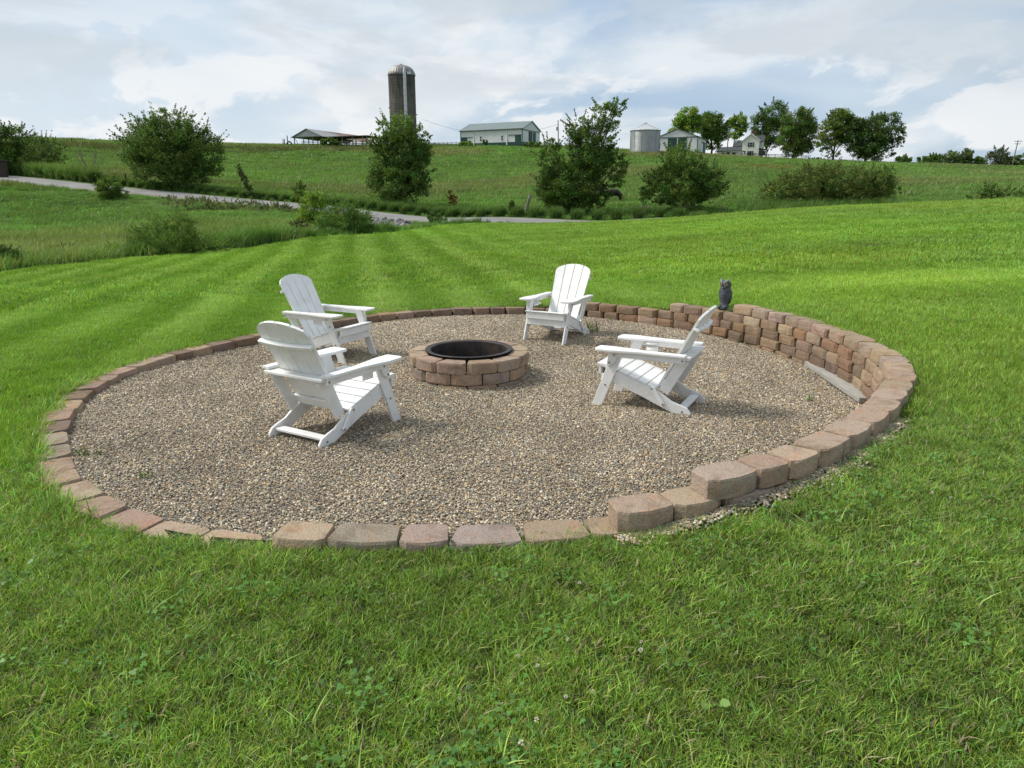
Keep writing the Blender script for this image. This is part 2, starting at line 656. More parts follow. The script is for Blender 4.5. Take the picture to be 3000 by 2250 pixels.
def build_ground():
    nphi = 420
    ph = np.linspace(0, 2 * math.pi, nphi, endpoint=False)
    base = ring_r(ph) + 0.09
    s = [0.0]
    st = 0.10
    while s[-1] < 3600:
        s.append(s[-1] + st)
        st = max(0.10, min(0.035 * (s[-1] + 1.0), 160)) if s[-1] > 3 else 0.12
    s = np.array(s)
    rr = base[None, :] + s[:, None]
    X = CEN[0] + rr * np.cos(ph)[None, :]
    Y = CEN[1] + rr * np.sin(ph)[None, :]
    Z = gz(X, Y)
    ls = lawn_side(X, Y)
    out = np.clip(-ls / 3, 0, 1) * (road_dist(X, Y) > 4)
    Z = Z + out * (0.08 * wob(X, Y, 0.6, 3) + 0.10 * wob(X * 0.45, Y, 0.9, 5) * np.clip((Y - 50) / 30, 0, 1) + 0.16 * wob(X, Y, 0.17, 4) * np.clip((Y - 45) / 30, 0, 1))
    Z = Z + 0.008 * wob(X, Y, 3.0, 9) * np.clip(ls / 2, 0, 1) * np.clip(s / 0.6, 0, 1)[:, None]
    nr = len(s)
    X, Y, Z, ls = (np.vstack([q[:1], q]) for q in (X, Y, Z, ls))      # skirt down behind the blocks
    Z[0] = -0.4
    nr += 1
    V = np.c_[X.ravel(), Y.ravel(), Z.ravel()]
    i, j = np.meshgrid(np.arange(nr - 1), np.arange(nphi), indexing='ij')
    j2 = (j + 1) % nphi
    Fc = np.stack([i * nphi + j, i * nphi + j2, (i + 1) * nphi + j2, (i + 1) * nphi + j], -1).reshape(-1, 4)
    me = np_mesh('ground', V, Fc[:, ::-1], None, smooth=True)
    a = me.attributes.new('lawn', 'FLOAT', 'POINT')
    a.data.foreach_set('value', np.clip(ls / 0.8 + 0.5, 0, 1).astype(np.float32).ravel())
    m, g, b = new_mat('ground')
    tc = g.add('ShaderNodeTexCoord')
    P = tc.outputs['Object']
    at = g.add('ShaderNodeAttribute', attribute_name='lawn')
    n1 = g.noise(P, 0.07, 6, 0.6)
    n2 = g.noise(P, 0.9, 6, 0.7)
    n3 = g.noise(P, 14, 4, 0.7)
    mead = g.ramp(n1, [(0.30, (0.070, 0.135, 0.026)), (0.48, (0.090, 0.165, 0.032)), (0.60, (0.105, 0.175, 0.040)), (0.74, (0.115, 0.130, 0.050))])
    mead = g.mix(1.0, mead, g.ramp(n2, [(0.3, (0.62, 0.66, 0.6)), (0.7, (1.25, 1.2, 1.1))]), 'MULTIPLY')
    lawn = g.mix(g.smooth(n3, 0.35, 0.65), (0.045, 0.065, 0.020), (0.105, 0.120, 0.045))
    c = g.mix(at.outputs['Fac'], mead, lawn)
    g.link(c, b.inputs['Base Color'])
    b.inputs['Roughness'].default_value = 0.95
    b.inputs['Specular IOR Level'].default_value = 0.1
    h = g.math('ADD', g.noise(P, 1.3, 6, 0.75), g.math('MULTIPLY', n3, 0.1))
    bump(g, b, h, 0.9, 0.5)
    me.materials.append(m)
    tag(link('ground', me), kind='structure')


build_ground()


def build_road():
    hw = 1.55
    off = [-hw - 0.25, -hw, -hw / 2, 0, hw / 2, hw, hw + 0.25]
    V, Fc = [], []
    for i, q in enumerate(ROADC):
        nrm = ROADN[i]
        pr = np.array([q + nrm * o for o in off])
        zc = ROADZ[i] + ROADS[i] * np.array(off) + 0.05
        for k, o in enumerate(off):
            V.append((pr[k, 0], pr[k, 1], zc[k] + (0.03 * (1 - abs(o) / hw) if abs(o) <= hw else -0.12)))
    n = len(off)
    for i in range(len(ROADC) - 1):
        for k in range(n - 1):
            Fc.append((i * n + k, (i + 1) * n + k, (i + 1) * n + k + 1, i * n + k + 1))
    m, g, b = new_mat('asphalt')
    tc = g.add('ShaderNodeTexCoord')
    P = tc.outputs['Object']
    c = g.mix(g.smooth(g.noise(P, 0.5, 6, 0.65), 0.35, 0.7), (0.27, 0.265, 0.255), (0.20, 0.198, 0.192))
    c = g.mix(g.smooth(g.noise(P, 60, 2, 0.5), 0.45, 0.6), c, g.mix(1.0, c, (0.85, 0.85, 0.86), 'MULTIPLY'))
    at = g.add('ShaderNodeAttribute', attribute_name='across')
    edge = g.smooth(g.math('ADD', g.math('ABSOLUTE', at.outputs['Fac']), g.math('MULTIPLY', g.noise(P, 1.6, 5, 0.7), 0.9)), 1.45, 2.0)
    mid = g.smooth(g.math('ADD', g.math('ABSOLUTE', at.outputs['Fac']), g.math('MULTIPLY', g.noise(P, 0.8, 4, 0.6), 0.6)), 0.55, 0.30)
    c = g.mix(g.math('MULTIPLY', mid, 0.45), c, (0.15, 0.15, 0.135))
    c = g.mix(g.math('MULTIPLY', edge, 0.85), c, (0.17, 0.165, 0.12))
    g.link(c, b.inputs['Base Color'])
    b.inputs['Roughness'].default_value = 0.9
    me = np_mesh('road', np.array(V), np.array(Fc), m, smooth=True)
    me.attributes.new('across', 'FLOAT', 'POINT').data.foreach_set('value', np.tile(np.array(off, np.float32), len(ROADC)))
    tag(link('road', me), kind='structure')


build_road()


def build_gravel_bed():
    nphi, nr = 160, 60
    ph = np.linspace(0, 2 * math.pi, nphi, endpoint=False)
    rad = (ring_r(ph) + 0.085)
    t = np.linspace(0, 1, nr + 1)[1:]
    X = CEN[0] + (t[:, None] * rad[None, :]) * np.cos(ph)
    Y = CEN[1] + (t[:, None] * rad[None, :]) * np.sin(ph)
    Z = gravel_z(X, Y) + 0.008 * wob(X, Y, 2.4, 21) - 0.004
    X = np.vstack([X, CEN[0] + (rad + 0.02) * np.cos(ph)])            # edge turned down behind the blocks
    Y = np.vstack([Y, CEN[1] + (rad + 0.02) * np.sin(ph)])
    Z = np.vstack([Z, np.full(nphi, -0.4)])
    nr += 1
    V = np.vstack([np.c_[X.ravel(), Y.ravel(), Z.ravel()], [[CEN[0], CEN[1], gvz(*CEN)]]])
    i, j = np.meshgrid(np.arange(nr - 1), np.arange(nphi), indexing='ij')
    j2 = (j + 1) % nphi
    Fc = np.stack([i * nphi + j, i * nphi + j2, (i + 1) * nphi + j2, (i + 1) * nphi + j], -1).reshape(-1, 4)
    c = len(V) - 1
    fan = np.array([[c, k, (k + 1) % nphi, (k + 1) % nphi] for k in range(nphi)])
    me = bpy.data.meshes.new('gravel_bed')
    me.from_pydata([tuple(v) for v in V], [], [tuple(map(int, q)) for q in Fc[:, ::-1]] + [(int(a), int(b), int(d)) for a, b, d, _ in fan])
    me.polygons.foreach_set('use_smooth', [True] * len(me.polygons))
    m, g, b = new_mat('gravel_bed')
    tc = g.add('ShaderNodeTexCoord')
    P = tc.outputs['Object']
    vo = g.add('ShaderNodeTexVoronoi')
    vo.inputs['Scale'].default_value = 85
    g.link(P, vo.inputs['Vector'])
    sx = g.add('ShaderNodeSeparateColor')
    g.link(vo.outputs['Color'], sx.inputs[0])
    col = g.ramp(sx.outputs[0], [(0.1, (0.07, 0.06, 0.05)), (0.4, (0.16, 0.13, 0.10)), (0.7, (0.24, 0.20, 0.15)), (0.95, (0.42, 0.38, 0.32))])
    g.link(col, b.inputs['Base Color'])
    b.inputs['Roughness'].default_value = 0.85
    bump(g, b, g.math('SUBTRACT', 1.0, vo.outputs['Distance']), 0.8, 0.008)
    me.materials.append(m)
    tag(link('gravel_bed', me), kind='structure')


build_gravel_bed()

# ------------------------------------------------------------------ scattering (for what nobody could count)
def sources(name, meshes):
    c = bpy.data.collections.new(name)
    for i, me in enumerate(meshes):
        o = bpy.data.objects.new('%s_%02d' % (name, i), me)
        c.objects.link(o)
    return c


def scatter(name, pts, rot, scl, tint, idx, coll, label):
    pts = np.asarray(pts, np.float32)
    n = len(pts)
    me = bpy.data.meshes.new(name)
    me.vertices.add(n)
    me.vertices.foreach_set('co', pts.ravel())
    for nm, ty, arr, key in (('rot', 'FLOAT_VECTOR', rot, 'vector'), ('scl', 'FLOAT_VECTOR', scl, 'vector'),
                             ('tint', 'FLOAT_VECTOR', tint, 'vector'), ('idx', 'INT', idx, 'value')):
        a = me.attributes.new(nm, ty, 'POINT')
        a.data.foreach_set(key, np.asarray(arr, np.int32 if ty == 'INT' else np.float32).ravel())
    o = link(name, me)
    nt = bpy.data.node_groups.new(name, 'GeometryNodeTree')
    nt.interface.new_socket('Geometry', in_out='INPUT', socket_type='NodeSocketGeometry')
    nt.interface.new_socket('Geometry', in_out='OUTPUT', socket_type='NodeSocketGeometry')
    A = nt.nodes.new
    gi, go = A('NodeGroupInput'), A('NodeGroupOutput')
    ci = A('GeometryNodeCollectionInfo')
    ci.inputs['Collection'].default_value = coll
    ci.inputs['Separate Children'].default_value = True
    ci.inputs['Reset Children'].default_value = True
    ip = A('GeometryNodeInstanceOnPoints')
    ip.inputs['Pick Instance'].default_value = True
    def na(nm, ty):
        q = A('GeometryNodeInputNamedAttribute')
        q.data_type = ty
        q.inputs['Name'].default_value = nm
        return q.outputs['Attribute']
    er = A('FunctionNodeEulerToRotation')
    L = nt.links.new
    L(na('rot', 'FLOAT_VECTOR'), er.inputs[0])
    L(gi.outputs[0], ip.inputs['Points'])
    L(ci.outputs[0], ip.inputs['Instance'])
    L(na('idx', 'INT'), ip.inputs['Instance Index'])
    L(er.outputs[0], ip.inputs['Rotation'])
    L(na('scl', 'FLOAT_VECTOR'), ip.inputs['Scale'])
    L(ip.outputs[0], go.inputs[0])
    md = o.modifiers.new('scatter', 'NODES')
    md.node_group = nt
    return tag(o, label, None, None, 'stuff')


# ------------------------------------------------------------------ stone ring
def block_mesh(name, seed):
    r_ = random.Random(seed)
    mb = MB()
    L, D, Hh = 0.145, 0.09, 0.048
    tp = r_.uniform(0.004, 0.02)
    j = lambda s=0.006: r_.uniform(-s, s)
    # outline: inner face (y-) slightly bowed with clipped corners, tapered towards the back
    o = [(-L + j(), -D + 0.022 + j()), (-L + 0.035 + j(0.012), -D + j(0.004)), (j(0.04), -D - 0.006 + j(0.005)), (L - 0.035 + j(0.012), -D + j(0.004)), (L + j(), -D + 0.022 + j()),
         (L - tp + j(), D - 0.02 + j()), (L - tp - 0.03 + j(0.01), D + j(0.004)), (-L + tp + 0.03 + j(0.01), D + j(0.004)), (-L + tp + j(), D - 0.02 + j())]
    lay = [(0.0, 0.985), (0.007, 1.0), (0.032, 1.0), (0.062, 1.0), (0.088, 0.998), (0.0985, 0.97)]
    vs = []
    col_ = [(j(0.003), j(0.005)) for _ in o]
    for z, s in lay:
        bulge = 1 - ((z - 0.048) / 0.05) ** 2
        for (x, y), (jx, jy) in zip(o, col_):
            vs.append((x * s + jx + j(0.0015), y * (s + 0.045 * bulge) + jy + j(0.0022), z - 0.1 + j(0.002)))
    n = len(o)
    fs = [tuple(range(n - 1, -1, -1)), tuple(5 * n + k for k in range(n))]
    for a in range(5):
        fs += [(a * n + k, a * n + (k + 1) % n, (a + 1) * n + (k + 1) % n, (a + 1) * n + k) for k in range(n)]
    mb.add(vs, fs)
    return mb.mesh(name)


BLOCKS = [block_mesh('block', 100 + i) for i in range(9)]
PAL = dict(rust=(0.30, 0.180, 0.105), tan=(0.372, 0.278, 0.198), rose=(0.350, 0.252, 0.188), pink=(0.420, 0.338, 0.268), brown=(0.285, 0.206, 0.145), dark=(0.175, 0.125, 0.095),
           grey=(0.285, 0.258, 0.215), sand=(0.405, 0.318, 0.232))


def block(parent, pos, rz, color, sx=1.0, tilt=(0, 0), sy=1.0, sz=1.0):
    o = link('block', random.choice(BLOCKS), M['block'], parent)
    o.location = pos
    o.rotation_euler = (tilt[0], tilt[1], rz)
    o.scale = (sx, sy, sz)
    c = tuple(0.62 * a + 0.38 * b for a, b in zip(PAL[color], PAL['tan' if color not in ('dark', 'brown', 'rust') else 'brown']))
    k = random.uniform(0.88, 1.12)
    o.color = (c[0] * k, c[1] * k * random.uniform(0.96, 1.04), c[2] * k * random.uniform(0.93, 1.07), 1)
    return o


def build_wall():
    root = empty('garden_wall', (CEN[0], CEN[1], 0), 0, 'low curved retaining wall of tan concrete blocks ringing the gravel', 'wall')
    A = ph_of
    # course: (top z, start angle, end angle clockwise, palette)
    two = 2 * math.pi
    courses = [
        (0.0, A(0.9, 10.1), A(2.6, 4.8), ['brown', 'dark', 'dark', 'rust', 'brown'], 0.0),
        (0.1, None, None, None, 0.0),
        (0.2, A(0.98, 10.1), A(-1.13, 3.05), ['brown', 'rust', 'rose', 'tan', 'brown', 'dark'], 0.012),
        (0.3, A(2.04, 9.22), A(0.40, 3.08), ['tan', 'brown', 'rose', 'rust', 'sand'], 0.024),
        (0.4, A(2.60, 8.46), A(0.93, 3.25), ['tan', 'rose', 'pink', 'tan'], 0.036)]
    for ci, (top, a0, a1, pal, back) in enumerate(courses):
        if a0 is None:
            a0, a1 = math.pi * 0.98, math.pi * 0.98 - two
        else:
            while a1 > a0:
                a1 -= two
        a = a0
        first = True
        while True:
            sx = random.choice((0.72, 0.86, 0.95, 1.0, 1.05, 1.12)) * random.uniform(0.97, 1.03)
            if first and top == 0.4:
                sx = 1.05
            Lb = 0.288 * sx
            step = Lb / (float(ring_r(a)) + back)
            if a - step < a1 + (-0.4 * step if top > 0.1 else -0.3 * step):
                break
            am = a - step / 2
            p = ring_pt(am, back + 0.09 + random.uniform(-0.008, 0.008))
            e = 0.05
            p1, p2 = ring_pt(am + e), ring_pt(am - e)
            t = p2 - p1                         # clockwise tangent
            rz = math.atan2(-t[1], -t[0])       # local -y faces the centre
            x, y = p
            pl = pal
            zt = top
            if top == 0.1:
                if y < 4.6 and x < -0.9:
                    pl = ['pink', 'sand', 'grey', 'rose', 'brown', 'tan']
                elif x < -0.5 and y < 8.4:
                    pl = ['tan', 'pink', 'rose', 'tan', 'brown', 'dark']
                else:
                    pl = ['brown', 'dark', 'tan', 'rust', 'dark', 'brown']
            elif y < 4.6:
                pl = ['pink', 'tan', 'sand', 'pink', 'rose']
                if top == 0.2:
                    pl = ['pink', 'tan', 'rose', 'grey', 'pink', 'sand']
            if top == 0.1 and x < -0.9 and y < 5:
                zt += random.uniform(-0.004, 0.012)
            block(root, (x - CEN[0], y - CEN[1], zt + random.uniform(-0.004, 0.004)), rz + random.uniform(-0.03, 0.03),
                  random.choice(pl), sx, (random.uniform(-0.02, 0.02), random.uniform(-0.02, 0.02)))
            a -= step * 1.012
            first = False


build_wall()


def build_pit():
    cx, cy = -0.41, 6.62
    z0 = gvz(cx, cy)
    root = empty('fire_pit', (cx, cy, z0), 0, 'round fire pit of tan concrete blocks with black steel liner', 'fire pit')
    nb = 12
    for c, (top, off) in enumerate(((0.035, 0.0), (0.138, 0.5), (0.242, 0.0))):
        for k in range(nb):
            a = 2 * math.pi * (k + off + 0.5) / nb + 0.02
            rad = 0.472 + (0.006 if c == 2 else 0)
            col = random.choice(['tan', 'sand', 'tan', 'rose'] if c == 2 else ['tan', 'rose', 'brown', 'sand', 'grey', 'rose'])
            o = block(root, (rad * math.cos(a), rad * math.sin(a), top + random.uniform(-0.002, 0.002)), a - math.pi / 2 + math.pi + random.uniform(-0.02, 0.02), col, 0.955)
            o.data = random.choice(PITB)
    lin = MB().lathe([(0.335, -0.02), (0.372, 0.252), (0.412, 0.259), (0.416, 0.263), (0.412, 0.266), (0.370, 0.262), (0.362, 0.256), (0.33, -0.018)], 64)
    lin.build('liner', M['steel'], root, smooth=False)
    ash = MB().lathe([(0.001, 0.035), (0.12, 0.03), (0.25, 0.012), (0.34, 0.002)], 24)
    ash.build('ash_bed', M['ash'], root, smooth=True)


def pit_block(seed):
    r_ = random.Random(seed)
    j = lambda s=0.005: r_.uniform(-s, s)
    # wedge: y- is the outer face, y+ the inner
    L, D = 0.142, 0.078
    o = [(-L + j(), -D + 0.024 + j()), (-L + 0.03 + j(0.01), -D + j(0.004)), (j(0.04), -D - 0.008 + j()), (L - 0.03 + j(0.01), -D + j(0.004)), (L + j(), -D + 0.024 + j()),
         (L - 0.04 + j(0.003), D - 0.012), (L - 0.05 + j(0.004), D), (-L + 0.05 + j(0.004), D), (-L + 0.04 + j(0.003), D - 0.012)]
    vs = []
    for z, s in ((0.0, 0.98), (0.012, 1.0), (0.084, 1.0), (0.098, 0.96)):
        for x, y in o:
            vs.append((x * s + j(0.002), y * s + j(0.002), z - 0.1 + j(0.002)))
    n = len(o)
    fs = [tuple(range(n - 1, -1, -1)), tuple(3 * n + k for k in range(n))]
    for a in range(3):
        fs += [(a * n + k, a * n + (k + 1) % n, (a + 1) * n + (k + 1) % n, (a + 1) * n + k) for k in range(n)]
    mb = MB()
    mb.add(vs, fs)
    return mb.mesh('block')


PITB = [pit_block(300 + i) for i in range(6)]
for _m in PITB:
    _m.materials.append(M['block'])
M['steel'] = simple('black_steel', (0.014, 0.015, 0.017), (0.055, 0.040, 0.032), 9, 0.5, 0.2, bmp=0.25, bscale=30)
M['ash'] = simple('ash', (0.05, 0.048, 0.045), (0.015, 0.014, 0.014), 6, 0.95, bmp=0.8, bscale=18, bd=0.03)
build_pit()

# ------------------------------------------------------------------ chairs
def rounded(pts, r_, n=4):
    """round the corners of a 2d polygon"""
    out = []
    m = len(pts)
    for i in range(m):
        p0, p1, p2 = (np.array(pts[(i + k) % m], float) for k in (-1, 0, 1))
        a, b = p0 - p1, p2 - p1
        la, lb = np.hypot(*a), np.hypot(*b)
        rr = min(r_, la * 0.45, lb * 0.45)
        q0, q1 = p1 + a / la * rr, p1 + b / lb * rr
        for t in np.linspace(0, 1, n):
            out.append(tuple((1 - t) ** 2 * q0 + 2 * t * (1 - t) * p1 + t * t * q1))
    return out


def make_chair():
    root = empty('adirondack_chair', (0, 0, 0))
    W = M['white']
    th = 0.021
    bev = 0.0035

    def seat_z(y):                    # top line of the side rails
        return 0.20 + (y + 0.13) * 0.345

    for s in (-1, 1):
        x = s * 0.268
        leg = [(0.335, 0.0), (0.425, 0.0), (0.245, 0.50), (0.150, 0.50)]
        MB().prism(leg, 'x', x - th / 2, x + th / 2).build('leg', W, root, bev)
        xr = s * 0.245
        up = [(0.315, seat_z(0.315)), (-0.13, seat_z(-0.13)), (-0.20, 0.162), (-0.27, 0.118), (-0.34, 0.098), (-0.395, 0.078), (-0.425, 0.040), (-0.428, 0.0)]
        lo = [(-0.33, 0.0), (0.0, 0.135), (0.315, 0.245)]
        MB().prism(up + lo, 'x', xr - th / 2, xr + th / 2).build('side_rail', W, root, bev)
        xo = s * 0.2695
        lk = rounded([(-0.085, 0.215), (-0.115, 0.235), (-0.215, 0.095), (-0.185, 0.075)], 0.008)
        MB().prism(lk, 'x', xo - 0.009, xo + 0.009).build('folding_link', W, root, 0.002)
        # armrest: paddle, wide in front, narrow behind
        top = 0.5235
        outl = [(0.205, 0.375), (0.235, 0.385), (0.330, 0.385), (0.362, 0.36), (0.366, 0.22), (0.345, 0.10), (0.328, -0.02), (0.325, -0.37), (0.252, -0.37), (0.250, -0.05), (0.222, 0.12), (0.203, 0.25)]
        arm = MB().prism([(s * a, b) for a, b in outl], 'z', 0.501, top).build('armrest', W, root, 0.006, segs=2)
        xa = s * 0.292
        MB().box(xa - 0.011, xa + 0.011, -0.36, 0.20, 0.452, 0.5005).build('arm_rail', W, root, bev)
        xg = s * 0.2905
        gs = rounded([(0.255, 0.499), (0.165, 0.499), (0.200, 0.40), (0.270, 0.36)], 0.02)
        MB().prism([(a + 0.02, b) for a, b in gs], 'x', xg - 0.0105, xg + 0.0105).build('bracket', W, root, 0.002)
        # upright behind the back, from the side rail to the arm rail
        xu = s * 0.225
        d = np.array([-0.37, 0.68]) / math.hypot(0.37, 0.68)
        p0, p1 = np.array([-0.150, 0.205]), np.array([-0.150, 0.205]) + d * 0.325
        nrm = np.array([-d[1], d[0]])
        q = nrm * 0.085
        MB().prism([tuple(p0), tuple(p1), tuple(p1 + q), tuple(p0 + q)], 'x', xu - th / 2, xu + th / 2).build('back_upright', W, root, bev)
        for (yy, zz, xx) in ((0.305, 0.20, 0.28), (-0.355, 0.045, 0.257), (-0.10, 0.215, 0.28), (-0.20, 0.095, 0.28), (-0.345, 0.476, 0.305), (0.225, 0.47, 0.3025), (0.265, 0.40, 0.303)):
            MB().tube([(s * (xx - 0.003), yy, zz), (s * (xx + 0.003), yy, zz)], [0.0075, 0.0075], 8).build('bolt', M['bolt'], root)
    # seat slats follow the rails
    ang = math.atan(0.345)
    y = 0.245
    for k in range(5):
        o = MB().box(-0.258, 0.258, -0.040, 0.040, 0, 0.02).build('seat_slat', W, root, bev)
        o.location = (0, y - 0.0, seat_z(y) + 0.0015)
        o.rotation_euler = (ang, 0, 0)
        y -= 0.083
    o = MB().prism(rounded([(0.282, 0.338), (0.385, 0.362), (0.392, 0.380), (0.290, 0.372)], 0.008), 'x', -0.262, 0.262).build('front_slat', W, root, 0.002)
    MB().box(-0.258, 0.258, 0.352, 0.373, 0.285, 0.3585).build('front_board', W, root, bev)
    MB().box(-0.257, 0.257, 0.328, 0.3495, 0.205, 0.292).build('front_apron', W, root, bev)
    # back: four fanned slats with an arched top, gently curved
    base = np.array([-0.132, 0.205])
    d = np.array([-0.37, 0.68]) / math.hypot(0.37, 0.68)
    nrm = np.array([d[1], -d[0]])            # towards the sitter
    Ltot = 0.775
    nb = 4
    for k in range(nb):
        mb = MB()
        rows = 9
        vs = []
        w0, w1 = 0.405, 0.515
        for layer in (0, 1):
            for i in range(rows + 1):
                for j_ in range(5):
                    fx = (k + 0.042 + j_ / 4 * 0.916) / nb * 2 - 1        # -1..1
                    lt = Ltot - 0.085 * abs(fx) ** 2.2
                    if abs(fx) > 0.93:
                        lt -= 0.02
                    t = i / rows * lt
                    w = w0 + (w1 - w0) * t / Ltot
                    cur = 0.020 * fx * fx * (0.3 + 0.7 * t / Ltot)
                    p = base + d * t + nrm * (cur + (0.0095 if layer else -0.0095))
                    vs.append((fx * w / 2, p[0], p[1]))
        n1 = (rows + 1) * 5
        fs = []
        for i in range(rows):
            for j_ in range(4):
                a = i * 5 + j_
                fs.append((a, a + 1, a + 6, a + 5))
                fs.append((n1 + a, n1 + a + 5, n1 + a + 6, n1 + a + 1))
        for i in range(rows):
            a, b = i * 5, i * 5 + 4
            fs.append((a, a + 5, n1 + a + 5, n1 + a))
            fs.append((b, n1 + b, n1 + b + 5, b + 5))
        for j_ in range(4):
            a, b = j_, rows * 5 + j_
            fs.append((a, n1 + a, n1 + a + 1, a + 1))
            fs.append((b, b + 1, n1 + b + 1, n1 + b))
        mb.add(vs, fs)
        mb.build('back_slat', W, root, 0.0)

    def curved_brace(name, t, half, hgt, thick, curve, drop=0.0):
        vs = []
        ns = 9
        for i in range(ns):
            fx = -1 + 2 * i / (ns - 1)
            cur = curve * fx * fx * (0.3 + 0.7 * t / Ltot) / 1.0
            for (dt, dn) in ((0, -0.0105), (hgt, -0.0105), (hgt, -0.0105 - thick), (0, -0.0105 - thick)):
                p = base + d * (t + dt) + nrm * (cur + dn)
                vs.append((fx * half, p[0], p[1]))
        fs = [(0, 1, 2, 3), tuple(4 * (ns - 1) + q for q in (3, 2, 1, 0))]
        for i in range(ns - 1):
            for q in range(4):
                fs.append((4 * i + q, 4 * i + (q + 1) % 4, 4 * (i + 1) + (q + 1) % 4, 4 * (i + 1) + q))
        MB().add(vs, fs).build(name, W, root, 0.003)
    curved_brace('upper_brace', 0.585, 0.252, 0.024, 0.036, 0.020)
    curved_brace('lower_brace', 0.03, 0.213, 0.07, 0.02, 0.020)
    # flat cross board behind the back that carries the arm rails
    yb = base[0] + d[0] * 0.33
    fr = [(-0.28 + 0.56 * i / 10, yb - 0.020 + 0.028 * (abs(-1 + 2 * i / 10) ** 2)) for i in range(11)]
    MB().prism(fr + [(0.28, yb - 0.105), (-0.28, yb - 0.105)], 'z', 0.478, 0.499).build('rear_crosspiece', W, root, bev)
    MB().box(-0.2335, 0.2335, -0.375, -0.305, 0.050, 0.071).build('foot_spreader', W, root, bev)
    # cup holder under the right arm
    cp = MB().prism([(0.02, 0.40), (0.13, 0.40), (0.13, 0.4515), (0.02, 0.4515)], 'x', 0.262, 0.278).build('cup_holder', W, root, 0.004)
    ring = MB()
    seg = 20
    vs = []
    for (r_, z) in ((0.047, 0.478), (0.055, 0.478), (0.055, 0.492), (0.047, 0.492)):
        vs += [(0.262 + r_ * math.cos(2 * math.pi * k / seg) * 0.9, 0.075 + r_ * math.sin(2 * math.pi * k / seg), z) for k in range(seg)]
    fs = [(a * seg + k, a * seg + (k + 1) % seg, ((a + 1) % 4) * seg + (k + 1) % seg, ((a + 1) % 4) * seg + k) for a in range(4) for k in range(seg)]
    ring.add(vs, fs).build('cup_ring', W, cp)
    disc = MB().lathe([(0.034, 0.425), (0.036, 0.43), (0.036, 0.442), (0.034, 0.446)], 18, 0.240, 0.075, cap=True).build('cup_base', W, cp)
    return root


def copy_tree(o, parent=None):
    c = o.copy()
    COL.objects.link(c)
    c.parent = parent
    for ch in list(o.children):
        copy_tree(ch, c)
    return c


def face_rz(dx, dy):
    """rotation that turns local +y to dx, dy"""
    return math.atan2(-dx, dy)


chair0 = make_chair()
CH_G = 'white folding chairs round the fire pit'
CH = [('white slatted chair beside the end of the weathered board, facing the fire pit', (1.135, 5.66), (-0.885, 0.465)),
      ('white slatted chair showing its back, with rear foot bar and cup holder seen from behind', (-1.265, 4.87), (0.505, 0.863)),
      ('white slatted chair next to the chair that shows its back', (-1.94, 7.45), (0.90, -0.44)),
      ('white slatted chair backed against the low wall where a second course of blocks begins', (0.555, 8.52), (-0.49, -0.87))]
for i, (lab, (x, y), (dx, dy)) in enumerate(CH):
    c = chair0 if i == 0 else copy_tree(chair0)
    c.location = (x, y, gvz(x, y) - 0.004)
    c.rotation_euler = (0, 0, face_rz(dx, dy))
    c.scale = (0.955,) * 3
    tag(c, lab, 'chair', CH_G)

# ------------------------------------------------------------------ pebbles
def ico(name, seed, mat, flat=0.62):
    bm = bmesh.new()
    bmesh.ops.create_icosphere(bm, subdivisions=1, radius=1.0)
    r_ = random.Random(seed)
    for v in bm.verts:
        v.co *= r_.uniform(0.82, 1.14)
        v.co.x *= 1.22
        v.co.z *= flat
    me = bpy.data.meshes.new(name)
    bm.to_mesh(me)
    bm.free()
    me.polygons.foreach_set('use_smooth', [True] * len(me.polygons))
    me.materials.append(mat)
    return me


